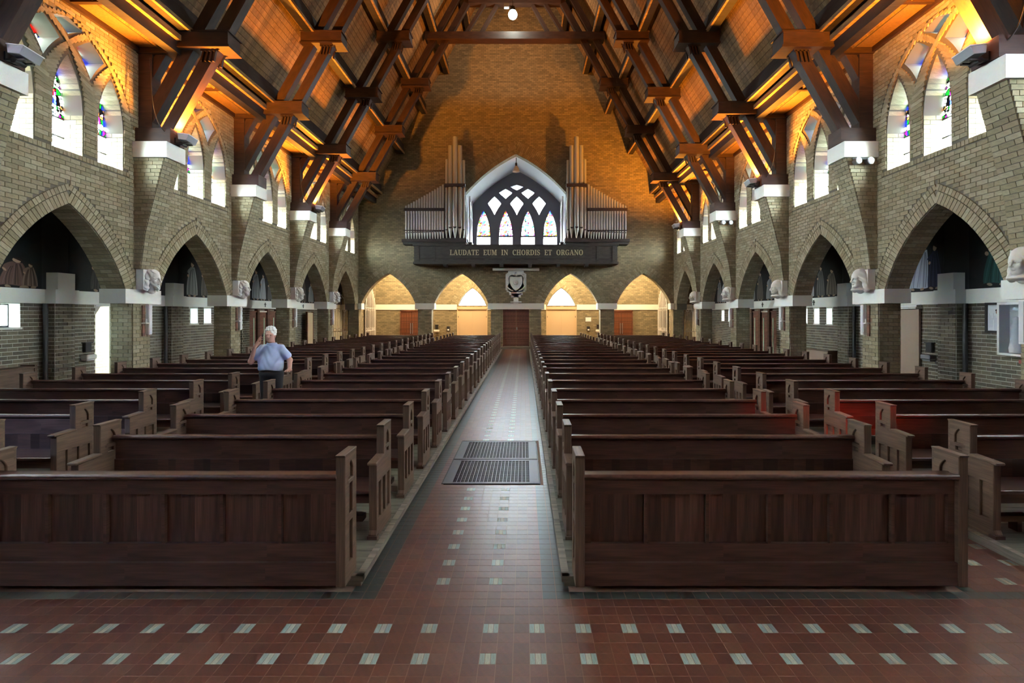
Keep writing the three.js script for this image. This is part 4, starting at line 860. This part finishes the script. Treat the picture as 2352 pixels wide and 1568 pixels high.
// ---------------------------------------------------------------- lamps
const HPS = new THREE.Color().setRGB(1.0, 0.33, 0.028);
function lampLight(l, at, name) { l.position.copy(at); l.castShadow = true; l.name = name; scene.add(l); return l; }
[[-1, 8.9], [-1, 13.2], [-1, 21.8], [1, 8.9], [1, 17.5], [1, 26.1]].forEach(([s, d]) => {
  const n = PIERS.indexOf(d), g = thing('floodlight', (s < 0 && d < 9 ? 'unlit' : 'orange') + ' floodlight on the stone cap of the ' + ordinal[n - 2] + ' corbel, ' + (s < 0 ? 'left' : 'right') + ' wall', 'floodlight', [s * (W - 1.14), 6.42, -d]);
  const head = new THREE.Group();
  const prof = [[-0.17, 0.07], [0.17, 0.07], [0.12, -0.09], [-0.12, -0.09]];
  const hs = part('housing', extrude(prof, 0.44, [], 0.008).translate(0, 0, -0.22), M.greyMetal, g); hs.rotation.set(-0.08, 0, s * 0.12); hs.scale.setScalar(0.82);
  part('visor', box(0.37, 0.02, 0.48, 0, 0.085, 0), M.white, hs);
  part('lamp_lens', box(0.28, 0.008, 0.38, 0, 0.10, 0), mat('sodium_lamp_glass', [0.9, 0.6, 0.3], 0.3, { emissive: HPS, emissiveIntensity: s < 0 && d < 9 ? 0 : 6 }), hs);
  part('bracket', [box(0.4, 0.03, 0.05, s * 0.12, -0.125, 0.08), box(0.4, 0.03, 0.05, s * 0.12, -0.125, -0.08), box(0.1, 0.14, 0.22, s * 0.27, -0.06, 0), new THREE.CylinderGeometry(0.05, 0.05, 0.2, 12).rotateX(Math.PI / 2).translate(s * 0.1, -0.13, 0)], M.blackMetal, g);
  part('cable', tube([new THREE.Vector3(s * 0.27, -0.02, 0.05), new THREE.Vector3(s * 0.42, 0.15, 0.30), new THREE.Vector3(s * 0.6, 0.6, 0.34), new THREE.Vector3(s * 0.7, 1.9, 0.34)], 0.012, 5), M.blackMetal, g);
  if (s < 0 && d < 9) return;
  const at = V(s * (W - 1.14), 6.58, d), l = new THREE.SpotLight(HPS, 310, 0, 1.36, 0.45, 2); l.shadow.radius = 5;
  lampLight(l, at, 'floodlight_beam'); l.target.position.set(at.x + s * 0.05, at.y + 1, at.z - 0.08); scene.add(l.target);
});
{ // white pendant high in the roof
  const at = V(-0.08, 16.45, 25.2), g = thing('pendant_lamp', 'glowing white globe lamp high under the roof ridge', 'lamp', [at.x, at.y, at.z]);
  part('globe', new THREE.SphereGeometry(0.22, 20, 14), mat('lamp_globe', [0.9, 0.95, 0.9], 0.3, { emissive: new THREE.Color(0.85, 1.0, 0.9), emissiveIntensity: 14 }), g);
  part('cap', new THREE.CylinderGeometry(0.1, 0.16, 0.2, 14).translate(0, 0.28, 0), M.blackMetal, g);
  part('stem', new THREE.CylinderGeometry(0.015, 0.015, 6.2, 6).translate(0, 3.4, 0), M.blackMetal, g);
  part('ballast_box', rbox(0.26, 0.2, 0.2, 0.02, -0.3, 0.42, 0), M.greyMetal, g);
  part('box_arm', box(0.34, 0.03, 0.03, -0.16, 0.42, 0), M.blackMetal, g);
  const l = new THREE.PointLight(new THREE.Color(0.85, 1.0, 0.9), 14, 0, 2); l.shadow.radius = 8; lampLight(l, at, 'pendant_glow');
}
{ // unlit bell lamp in the gallery vault
  const g = thing('gallery_bell_lamp', 'glass bell lamp hanging from the gallery vault apex', 'lamp', [0.0, 10.55, -(D1 + 0.4)]);
  part('shade', new THREE.LatheGeometry([[0.06, 0.2], [0.12, 0.12], [0.2, -0.08], [0.23, -0.14], [0.22, -0.14], [0.11, 0.1]].map(([x, y]) => new THREE.Vector2(x, y)), 20), M.plaster, g);
  part('holder', [new THREE.CylinderGeometry(0.06, 0.06, 0.2, 12).translate(0, 0.28, 0), new THREE.CylinderGeometry(0.02, 0.02, 0.4, 8).translate(0, 0.5, 0)], M.blackMetal, g);
  part('bulb', new THREE.SphereGeometry(0.07, 12, 10).translate(0, 0.0, 0), M.white, g);
}
// four warm lamps on the narthex side of the back arches
ARX.forEach((x, i) => {
  const at = V(x, 4.82, D1 + 1.6), g = thing('narthex_lamp', 'warm ceiling lamp inside the ' + ['far left', 'inner left', 'inner right', 'far right'][i] + ' back arch', 'lamp', [at.x, at.y, at.z]);
  part('globe', new THREE.SphereGeometry(0.12, 16, 12), mat('warm_globe', [0.9, 0.8, 0.6], 0.3, { emissive: new THREE.Color(1.0, 0.72, 0.40), emissiveIntensity: 8 }), g);
  part('mount', [new THREE.CylinderGeometry(0.06, 0.09, 0.1, 12).translate(0, 0.16, 0), new THREE.CylinderGeometry(0.015, 0.015, 0.36, 6).translate(0, 0.36, 0)], M.greyMetal, g);
  const l = new THREE.PointLight(new THREE.Color(1.0, 0.70, 0.38), 45, 0, 2); l.shadow.radius = 5; lampLight(l, at, 'narthex_glow');
});
// twin spotlights below two right-hand caps
[13.2, 21.8].forEach((d) => {
  const g = thing('twin_spotlight', 'pair of small unlit spotlights under the ' + (d < 15 ? 'second' : 'fourth') + ' right corbel cap', 'spotlight', [W - 0.42, 5.76, -(d - 0.28)]);
  for (const f of [-1, 1]) { const b = part('barrel', new THREE.CylinderGeometry(0.085, 0.07, 0.16, 16).rotateX(Math.PI / 2).translate(f * 0.15, 0, 0.1), M.greyMetal, g); part('lens', new THREE.CylinderGeometry(0.07, 0.07, 0.012, 16).rotateX(Math.PI / 2).translate(f * 0.15, 0, 0.184), mat('frosted_lens', [0.45, 0.52, 0.58], 0.25), b); }
  part('mount', [box(0.44, 0.04, 0.05, 0, 0.08, 0.03), box(0.08, 0.1, 0.06, 0, 0.06, 0.0)], M.blackMetal, g);
});

// ---------------------------------------------------------------- fittings on the pillars and aisle walls
for (const s of [-1, 1]) PIERS.forEach((d, n) => {
  if (d < 8) return;
  const sd = s < 0 ? 'left' : 'right';
  const g = thing('column_speaker', 'slim white column loudspeaker on the ' + ordinal[n - 2] + ' ' + sd + ' pillar', 'loudspeaker', [s * (W + 0.0), 1.48, -(d + 0.2)]);
  part('cabinet', rbox(0.10, 0.78, 0.12, 0.01, -s * 0.02, 0.39, 0), M.white, g); part('grille', box(0.012, 0.72, 0.09, -s * 0.074, 0.39, 0), M.plaster, g);
  const c = thing('wall_crucifix', 'dark wooden bracket cross on the ' + ordinal[n - 2] + ' ' + sd + ' pillar beside the loudspeaker', 'cross', [s * W, 1.45, -(d + 0.03)]);
  part('upright', box(0.035, 0.78, 0.085, -s * 0.005, 0.39, 0), M.doorDark, c); part('candle_bracket', [box(0.12, 0.03, 0.12, -s * 0.06, 0.33, 0), new THREE.CylinderGeometry(0.02, 0.02, 0.1, 10).translate(-s * 0.08, 0.39, 0)], M.white, c);
});
// painted murals above the band: dark grounds with robed figures
function mural(seed, robes) {
  const c = document.createElement('canvas'); c.width = 512; c.height = 340; const x = c.getContext('2d'), r = rng(seed);
  x.fillStyle = '#15181a'; x.fillRect(0, 0, 512, 340);
  for (let i = 0; i < 160; i++) { x.fillStyle = ['#1d2226', '#101113', '#241f1b', '#1b2522'][Math.floor(r() * 4)]; x.globalAlpha = 0.5; x.beginPath(); x.ellipse(r() * 512, r() * 340, 20 + r() * 50, 10 + r() * 40, r() * 3, 0, 7); x.fill(); }
  x.globalAlpha = 1;
  for (const [cx, base, h1, w1, col, dark, lean] of robes) {
    const h = h1 * 0.66, w = w1 * 0.78, top = base - h, k = lean || 0;
    x.fillStyle = col; x.beginPath(); x.moveTo(cx + k - w * 0.2, top + h * 0.15); x.bezierCurveTo(cx + k * 0.6 - w * 0.5, top + h * 0.45, cx - w * 0.62, base - h * 0.2, cx - w * 0.55, base); x.bezierCurveTo(cx - w * 0.2, base - 9, cx + w * 0.2, base + 8, cx + w * 0.5, base - 2); x.bezierCurveTo(cx + w * 0.5, base - h * 0.3, cx + k * 0.6 + w * 0.38, top + h * 0.4, cx + k + w * 0.2, top + h * 0.15); x.closePath(); x.fill();
    for (let i = 0; i < 10; i++) { x.strokeStyle = i % 3 ? dark : '#c9cdd2'; x.lineWidth = i % 3 ? 2 + r() * 5 : 1.5; x.globalAlpha = i % 3 ? 0.6 : 0.22; const t = -0.45 + i * 0.1; x.beginPath(); x.moveTo(cx + k + t * w * 0.35, top + h * 0.2); x.quadraticCurveTo(cx + k * 0.4 + t * w * (0.7 + r() * 0.6), top + h * (0.5 + 0.2 * r()), cx + t * w * 1.05, base - 4); x.stroke(); }
    x.globalAlpha = 1; x.strokeStyle = col; x.lineWidth = w * 0.15; x.lineCap = 'round'; x.beginPath(); x.moveTo(cx + k - w * 0.14, top + h * 0.2); x.quadraticCurveTo(cx + k - w * 0.5, top + h * 0.3, cx - w * (0.2 + r() * 0.4), top + h * (0.3 + 0.2 * r())); x.stroke();
    x.fillStyle = '#b89c82'; x.beginPath(); x.ellipse(cx + k, top + h * 0.07, w * 0.15, h * 0.085, 0.2, 0, 7); x.fill(); x.fillStyle = '#b08f76'; x.beginPath(); x.ellipse(cx - w * 0.42, top + h * 0.42, w * 0.09, h * 0.04, 0.6, 0, 7); x.fill();
    x.fillStyle = '#2a1f18'; x.beginPath(); x.ellipse(cx + k + w * 0.04, top + h * 0.03, w * 0.16, h * 0.06, 0.2, Math.PI, 7); x.fill();
    x.fillStyle = '#94806a'; x.beginPath(); x.ellipse(cx - w * 0.3, base + 3, 11, 5, 0.2, 0, 7); x.ellipse(cx + w * 0.2, base + 3, 11, 5, -0.2, 0, 7); x.fill();
  }
  const t = new THREE.CanvasTexture(c); t.colorSpace = THREE.SRGBColorSpace; return mat('mural_paint', [0.85, 0.85, 0.85], 0.85, { map: t });
}
const murals = [
  mural(81, [[110, 326, 270, 120, '#1d4a48', '#0c2423', 14], [300, 328, 190, 90, '#2a2f3a', '#13161c'], [420, 326, 240, 100, '#5d5348', '#2a2520']]),                 // first right bay
  mural(82, [[385, 328, 270, 130, '#aab4c8', '#5d6577', 26], [470, 326, 250, 80, '#1d2540', '#0e1222'], [150, 330, 290, 110, '#9aa3a6', '#3f4648'], [60, 330, 190, 90, '#4b4038', '#221c18'], [235, 330, 200, 80, '#6d6558', '#2e2a24']]), // second right bay
  mural(83, [[130, 330, 280, 120, '#8d9092', '#3a3c3e'], [220, 332, 250, 90, '#a7adb0', '#4a4e50'], [320, 332, 240, 90, '#5b5a55', '#272724'], [420, 330, 200, 110, '#6d6558', '#2e2a24']]),
  mural(84, [[110, 332, 260, 110, '#7c7f7a', '#343735'], [230, 332, 280, 110, '#5c564c', '#2a2722'], [370, 332, 230, 120, '#8d9092', '#3a3c3e']]),
  mural(85, [[420, 334, 140, 130, '#6b5148', '#2c201c'], [330, 330, 230, 70, '#33302c', '#181614'], [470, 334, 120, 70, '#80695a', '#3a2a22'], [120, 330, 240, 120, '#23282c', '#121416']]),  // first left bay
  mural(86, [[330, 332, 240, 80, '#8a8272', '#3c382f', 8], [420, 334, 280, 90, '#8f949a', '#44484c', -10], [150, 332, 220, 120, '#3a3833', '#1b1a18']]),
];
for (const s of [-1, 1]) BAYS.forEach((c, n) => {
  if (c < 8) return;
  const pick = s > 0 ? [0, 1, 2, 3, 2][n - 3] : [4, 5, 3, 2, 3][n - 3];
  const g = thing('mural', 'dark mural of robed figures above the band, ' + ordinal[n - 3] + ' ' + (s < 0 ? 'left' : 'right') + ' aisle bay', 'mural', [s * (AISLE - 0.02), BANDHI + 0.01, -c]); g.rotation.y = s < 0 ? Math.PI / 2 : -Math.PI / 2;
  part('painted_panel', new THREE.BoxGeometry(3.52, 2.34, 0.02).translate(0, 1.17, 0), murals[pick], g);
});
for (const s of [-1, 1]) [19.6, 23.8, 27.9].forEach((d, i) => { const g = thing('band_cross', 'small black consecration cross on the ' + (s < 0 ? 'left' : 'right') + ' aisle band, ' + ordinal[i + 2] + ' bay', 'cross', [s * (AISLE - 0.075), BANDLO + 0.17, -d]); part('cross', [box(0.02, 0.2, 0.035, 0, 0, 0), box(0.02, 0.035, 0.15, 0, 0.02, 0)], M.blackMetal, g); });
for (const s of [-1, 1]) PIERS.forEach((c, n) => { if (c < 8) return; const g = thing('downpipe', 'dark downpipe beside the pilaster opposite the ' + ordinal[n - 2] + ' ' + (s < 0 ? 'left' : 'right') + ' pillar', 'pipe', [s * (AISLE - 0.15), 0, -(c - 0.42)]); part('pipe', new THREE.CylinderGeometry(0.055, 0.055, 2.27, 12).translate(0, 1.135, 0), M.blackMetal, g); part('collar', [0.4, 1.3, 2.1].map((y) => new THREE.CylinderGeometry(0.066, 0.066, 0.05, 12).translate(0, y, 0)), M.blackMetal, g); });
// confessionals in the third bay
for (const s of [-1, 1]) {
  const g = thing('confessional', 'row of dark brown confessional doors in the ' + (s < 0 ? 'left' : 'right') + ' aisle', 'confessional', [s * (AISLE - 0.02), 0, 0]);
  const strip = mat('backlit_green_tone', [0.45, 0.66, 0.50], 0.3);  // opaque; the glow from behind the strips is put into the pale colour
  [22.25, 23.15, 24.05].forEach((d, i) => {
    part('pier', bxd(-s * 0.14, 0, 0, 2.24, d + 0.70, d + 0.88), M.pew, g);
    const l = part('door', bxd(-s * 0.07, -s * 0.02, 0, 2.1, d, d + 0.68), M.doorDark, g);
    part('glass_strip', bxd(-s * 0.085, -s * 0.06, 0.3, 1.85, d + 0.46, d + 0.53), strip, l);
    part('door_frame', [bxd(-s * 0.1, -s * 0.01, 0, 2.16, d - 0.04, d), bxd(-s * 0.1, -s * 0.01, 2.1, 2.16, d - 0.04, d + 0.7)], i === 1 ? M.white : M.doorDark, l);
  });
}
// left aisle: vestibule seen through the doorway
{
  const v = thing('wall_vestibule', 'bluish daylit brick wall seen through the left aisle doorway', 'wall', [0, 0, 0], null, 'structure');
  part('masonry', [bxd(-13.5, -13.2, 0, 3.0, 13.5, 17.8), bxd(-13.2, -11.86, 0, 3.0, 13.5, 13.7)], M.farBrick, v);
  part('roof_slab', bxd(-13.5, -11.86, 3.0, 3.15, 13.5, 17.0), M.plaster, v);
  part('floor_slab', bxd(-13.5, -11.86, -0.15, 0.0, 13.5, 17.8), M.kerb, v);
  const dr = thing('door_6', 'open doorway with pale reveal in the left aisle', 'doorway', [0, 0, 0], null, 'structure');
  part('reveal', [bxd(-AISLE - 0.42, -AISLE - 0.01, 0, 2.2, 15.485, 15.505), bxd(-AISLE - 0.42, -AISLE + 0.02, 2.23, 2.26, 14.45, 15.5)], M.plaster, dr);
  const b = thing('waste_bin', 'black plastic waste bin in the left aisle doorway', 'bin', [-AISLE + 0.36, 0, -14.95]);
  part('body', new THREE.CylinderGeometry(0.26, 0.2, 0.78, 18).translate(0, 0.39, 0), M.blackMetal, b);
  part('lid', [new THREE.SphereGeometry(0.27, 18, 8, 0, Math.PI * 2, 0, Math.PI / 2).scale(1, 0.6, 1).translate(0, 0.8, 0), new THREE.CylinderGeometry(0.285, 0.285, 0.04, 18).translate(0, 0.79, 0)], M.blackMetal, b);
  part('bag_flap', box(0.08, 0.3, 0.012, 0.1, 0.55, 0.24), M.white, b);
  stoup('holy_water_stoup', 'holy water stoup beside the left aisle doorway', -AISLE + 0.014, 0.86, 14.1, Math.PI / 2, M.stone);
  const rc = thing('radiator_cover', 'low oak radiator cover at the far left edge', 'radiator cover', [-AISLE + 0.22, 0, -11.6]);
  part('panel', box(0.3, 0.75, 1.3, 0, 0.375, 0), M.pewEnd, rc); part('lid', rbox(0.36, 0.035, 1.38, 0.01, 0, 0.765, 0), M.pewEnd, rc); part('end_post', box(0.34, 0.82, 0.07, 0.0, 0.41, -0.68), M.pewEnd, rc);
  const ob = thing('oak_partition', 'warm orange oak partition beyond the fifth left pillar', 'partition', [-AISLE + 0.3, 0, -28.2]);
  part('panel', box(0.06, 2.1, 0.7, 0, 1.05, 0), M.doorBeige, ob); part('post', [box(0.09, 2.14, 0.07, 0, 1.07, 0.38), box(0.09, 2.14, 0.07, 0, 1.07, -0.38)], M.doorBrown, ob);
}
// right aisle: tan door, stoup, framed picture, glazed case
{
  const dr = thing('door_7', 'plain tan door under a white lintel in the right aisle', 'door', [0, 0, 0], null, 'structure');
  part('door_leaf', bxd(AISLE - 0.10, AISLE - 0.04, 0, 2.14, 14.35, 15.3), M.tan, dr); part('lintel', [bxd(AISLE - 0.22, AISLE - 0.02, 2.16, 2.20, 14.3, 15.6), bxd(AISLE - 0.2, AISLE - 0.065, 2.21, 2.26, 14.3, 15.6)], M.white, dr); part('jamb', bxd(AISLE - 0.14, AISLE - 0.02, 0, 2.14, 15.3, 15.55), M.doorDark, dr);
  stoup('holy_water_stoup', 'grey holy water stoup with dispenser beside the tan door', AISLE - 0.014, 0.86, 14.0, -Math.PI / 2, M.greyMetal);
  const c = document.createElement('canvas'); c.width = 128; c.height = 192; const x = c.getContext('2d');
  x.fillStyle = '#dfe6ee'; x.fillRect(0, 0, 128, 192); x.fillStyle = '#c3ccd8'; for (let i = 0; i < 12; i++) x.fillRect(10 + i * 10, 60 + (i % 3) * 18, 5, 110 - (i % 4) * 20);
  x.fillStyle = '#2f2a33'; x.beginPath(); x.ellipse(78, 40, 22, 10, 0, 0, 7); x.fill(); x.fillStyle = '#8a6a58'; x.beginPath(); x.ellipse(74, 54, 14, 15, 0, 0, 7); x.fill(); x.fillStyle = '#4a3d4d'; x.fillRect(78, 120, 30, 60); x.fillStyle = '#9a5b52'; x.fillRect(96, 100, 16, 10);
  const t = new THREE.CanvasTexture(c); t.colorSpace = THREE.SRGBColorSpace;
  const p = thing('framed_picture', 'dark framed white picture of a robed figure on the right aisle wall', 'picture', [AISLE - 0.014, 1.62, -12.05]); p.rotation.y = -Math.PI / 2;
  part('print', new THREE.BoxGeometry(0.44, 0.60, 0.012).translate(0, 0.3, 0.03), mat('picture_print', [0.9, 0.9, 0.9], 0.6, { map: t }), p); part('frame', [box(0.06, 0.7, 0.06, -0.25, 0.3, 0.03), box(0.06, 0.7, 0.06, 0.25, 0.3, 0.03), box(0.56, 0.05, 0.06, 0, -0.02, 0.03), box(0.56, 0.05, 0.06, 0, 0.63, 0.03)], M.blackMetal, p);
  const q = thing('glazed_case', 'tall white glazed display case at the right edge of the aisle', 'display case', [AISLE - 0.014, 1.12, -11.42]); q.rotation.y = -Math.PI / 2;
  part('case_frame', [box(0.05, 1.12, 0.3, -0.3, 0.56, 0.15), box(0.05, 1.12, 0.3, 0.3, 0.56, 0.15), box(0.65, 0.05, 0.3, 0, 0.0, 0.15), box(0.65, 0.05, 0.3, 0, 1.12, 0.15)], M.white, q); part('backing', box(0.6, 1.1, 0.02, 0, 0.56, 0.05), M.plaster, q); part('glass', box(0.56, 1.06, 0.006, 0, 0.56, 0.28), glassOf('case_glass', [0.95, 0.98, 1.0]), q);
  part('figurine', new THREE.LatheGeometry([[0.12, 0], [0.13, 0.1], [0.08, 0.4], [0.1, 0.55], [0.06, 0.66], [0.07, 0.75], [0.0, 0.8]].map(([a, b]) => new THREE.Vector2(a, b)), 14).translate(0, 0.04, 0.17), M.plaster, q);
  const lb = thing('red_notice', 'small red and white card below the display case', 'card', [AISLE - 0.014, 0.88, -11.42]); lb.rotation.y = -Math.PI / 2;
  part('red_card', box(0.2, 0.08, 0.01, 0, 0.08, 0.02), mat('red_card', [0.35, 0.08, 0.06], 0.6), lb); part('white_card', box(0.14, 0.09, 0.01, 0.05, -0.02, 0.02), M.white, lb);
  const rc = thing('radiator_cover', 'low pale radiator cover under the small right aisle windows', 'radiator cover', [AISLE - 0.22, 0, -19.0]);
  part('panel', box(0.3, 0.68, 1.6, 0, 0.34, 0), M.tan, rc); part('lid', rbox(0.36, 0.035, 1.7, 0.01, 0, 0.69, 0), M.tan, rc); part('end_post', box(0.34, 0.74, 0.06, 0, 0.37, 0.84), M.pewEnd, rc);
}

// ================================================================ THE MAN ON THE PHONE
{
  const g = thing('person', 'person in light blue short-sleeved shirt and black trousers holding a phone to the ear', 'person', [-4.02, 0, -9.27]);
  const sh = { rs: [-0.175, 1.395, 0], re: [-0.325, 1.17, 0.09], rw: [-0.215, 1.43, 0.17], ls: [0.175, 1.395, 0], le: [0.315, 1.19, -0.01], lw: [0.375, 1.06, 0.13] };
  const head = [-0.015, 1.645, 0.03];
  const headF = (p) => {
    const l = [p[0] - head[0], p[1] - head[1], p[2] - head[2]], c = Math.cos(0.25), s = Math.sin(0.25), q = [l[0] * c - l[2] * s, l[1] + 0.02, l[0] * s + l[2] * c], m = [Math.abs(q[0]), q[1], q[2]];
    let d = smin(ell(q, [0, 0.045, -0.005], [0.075, 0.10, 0.095]), ell(q, [0, -0.03, 0.03], [0.064, 0.09, 0.07]), 0.03);
    d = smin(d, ell(q, [0, -0.095, 0.06], [0.035, 0.025, 0.03]), 0.03);
    d = smax(d, -ell(m, [0.031, 0.008, 0.105], [0.022, 0.015, 0.028]), 0.010);
    d = smin(d, ell(m, [0.03, 0.006, 0.080], [0.014, 0.010, 0.01]), 0.003);
    d = smin(d, cap(m, [0, 0.028, 0.098], [0.045, 0.025, 0.08], 0.009, 0.008), 0.01);
    d = smin(d, cap(q, [0, 0.015, 0.10], [0, -0.03, 0.122], 0.009, 0.015), 0.01);
    d = smin(d, cap(m, [0, -0.058, 0.096], [0.02, -0.06, 0.085], 0.007, 0.004), 0.006); d = smax(d, -cap(m, [0, -0.066, 0.106], [0.022, -0.066, 0.095], 0.004, 0.004), 0.004);
    d = smin(d, ell(m, [0.078, -0.005, 0.0], [0.012, 0.032, 0.02]), 0.01);
    return smin(d, cap(p, [0, 1.42, -0.01], [head[0], 1.58, 0.02], 0.066, 0.06), 0.03);
  };
  const arm = (p, a, b, c, k) => smin(cap(p, a, b, 0.058, 0.045), cap(p, b, c, 0.043, 0.030), k);
  const torso = (p) => { let d = smin(ell(p, [0, 1.26, 0.01], [0.18, 0.21, 0.12]), ell(p, [0, 1.09, 0.05], [0.195, 0.16, 0.16]), 0.10); const q = [Math.abs(p[0]), p[1], p[2]]; return smin(d, cap(q, [0.03, 1.435, -0.01], [0.155, 1.395, -0.01], 0.055, 0.06), 0.05); };
  const legs = (p) => { const x = p[0] < 0 ? -1 : 1; return smin(cap(p, [x * 0.09, 0.94, 0.01], [x * 0.10, 0.5, 0.02], 0.105, 0.075), cap(p, [x * 0.10, 0.5, 0.02], [x * 0.10, 0.08, -0.01], 0.072, 0.05), 0.04); };
  const bodyF = (p) => { let d = smin(torso(p) + 0.015, legs(p) + 0.015, 0.08); d = smin(d, arm(p, sh.rs, sh.re, sh.rw, 0.03), 0.03); d = smin(d, arm(p, sh.ls, sh.le, sh.lw, 0.03), 0.03); return smin(d, cap(p, [0, 1.42, -0.01], [-0.01, 1.56, 0.02], 0.066, 0.06), 0.04); };
  const finger = (p, pts, r) => { let d = 9; for (let i = 1; i < pts.length; i++) d = smin(d, cap(p, pts[i - 1], pts[i], r - 0.0006 * i, r - 0.0006 * (i + 1)), 0.004); return d; };
  // right hand holds the phone at the ear; left hand rests on the bench end
  const rh = (p) => { let d = smin(cap(p, sh.rw, [-0.175, 1.50, 0.14], 0.030, 0.034), ell(p, [-0.16, 1.535, 0.125], [0.03, 0.05, 0.03]), 0.03); const b = [[-0.15, 1.585, 0.145], [-0.15, 1.60, 0.122], [-0.15, 1.595, 0.10], [-0.152, 1.575, 0.08]]; b.forEach((q, i) => { d = smin(d, finger(p, [[-0.163, 1.555 - i * 0.004, 0.14 - i * 0.016], q, [q[0] + 0.03, q[1] + 0.022 - i * 0.004, q[2] - 0.004], [q[0] + 0.045, q[1] + 0.01, q[2] - 0.006]], 0.0095), 0.006); }); return smin(d, finger(p, [[-0.155, 1.52, 0.145], [-0.125, 1.545, 0.16], [-0.10, 1.565, 0.15]], 0.0105), 0.008); };
  const lh = (p) => { let d = smin(cap(p, sh.lw, [0.385, 1.035, 0.165], 0.029, 0.034), ell(p, [0.39, 1.03, 0.185], [0.042, 0.02, 0.045]), 0.03); [-0.03, -0.01, 0.01, 0.03].forEach((o, i) => { const L = [0.055, 0.068, 0.064, 0.05][i]; d = smin(d, finger(p, [[0.39 + o, 1.034, 0.215], [0.392 + o * 1.2, 1.034, 0.215 + L * 0.5], [0.394 + o * 1.25, 1.012, 0.215 + L]], 0.0095), 0.005); }); return smin(d, finger(p, [[0.36, 1.03, 0.18], [0.335, 1.025, 0.205], [0.33, 1.012, 0.23]], 0.0105), 0.008); };
  const skin = mat('skin', [0.60, 0.33, 0.25], 0.5);
  part('body', mg([sculpt(bodyF, [0, 0.82, 0], 0.86, 120), sculpt(headF, [head[0], 1.62, 0.03], 0.2, 84), sculpt(rh, [-0.16, 1.52, 0.13], 0.12, 64), sculpt(lh, [0.38, 1.05, 0.18], 0.13, 64)]), skin, g);
  const shirtF = (p) => { let d = torso(p) - 0.010; const sl = (a, b, f) => cap(p, a, [a[0] + (b[0] - a[0]) * f, a[1] + (b[1] - a[1]) * f, a[2] + (b[2] - a[2]) * f], 0.066, 0.078); d = smin(d, smin(sl(sh.rs, sh.re, 0.58), sl(sh.ls, sh.le, 0.62), 0.02), 0.035); d += 0.006 * Math.sin(p[1] * 34 + Math.sin(p[0] * 20) * 2.5) * Math.sin(p[0] * 26 + p[1] * 6); d = smax(d, 1.0 - p[1] + 0.03 * Math.cos(p[0] * 9), 0.02); return smax(d, p[1] - 1.475 + 0.0 * p[0], 0.02); };
  const shirtM = mat('blue_shirt', [0.50, 0.60, 0.88], 0.8);
  const st = part('shirt', sculpt(shirtF, [0, 1.22, 0.02], 0.48, 110), shirtM, g);
  part('collar', [new THREE.TorusGeometry(0.072, 0.018, 8, 24).rotateX(Math.PI / 2).scale(1, 1.6, 1).translate(0, 1.475, -0.003)], shirtM, st);
 
  const tr = part('trousers', sculpt((p) => { let d = smin(legs(p) - 0.008, ell(p, [0, 0.97, 0.02], [0.185, 0.11, 0.14]), 0.05); return smax(d, p[1] - 1.04, 0.01); }, [0, 0.55, 0.02], 0.56, 80), mat('black_trousers', [0.014, 0.014, 0.018], 0.8), g);
  part('belt', new THREE.TorusGeometry(0.165, 0.014, 8, 28).rotateX(Math.PI / 2).scale(1.1, 1.6, 0.86).translate(0, 1.02, 0.03), M.blackMetal, tr);
  part('hair', sculpt((p) => { const l = [p[0] - head[0], p[1] - head[1], p[2] - head[2]]; let d = ell(l, [0, 0.05, -0.022], [0.094, 0.108, 0.108]); d += 0.004 * Math.sin(l[0] * 150 + l[1] * 60) + 0.003 * Math.sin(l[1] * 130); return smax(d, -ell(l, [-0.02, -0.055, 0.10], [0.085, 0.12, 0.11]), 0.02); }, [head[0], 1.67, 0.02], 0.16, 64), mat('white_hair', [0.72, 0.72, 0.68], 0.85), g);
  for (const f of [-1, 1]) part('shoe', sculpt((p) => smax(ell(p, [f * 0.10, 0.045, 0.05], [0.052, 0.055, 0.14]), 0.005 - p[1], 0.01), [f * 0.1, 0.06, 0.05], 0.17, 30), M.blackMetal, g);
  const ph = thing('mobile_phone', 'black mobile phone held to the ear of the person in blue', 'phone', [-4.02 - 0.112, 1.60, -9.27 + 0.105]); part('case', rbox(0.012, 0.13, 0.065, 0.005), M.blackMetal, ph); ph.children[0].rotation.set(0.4, 0.2, -0.2);
}
shade(scene);
renderer.render(scene, camera);
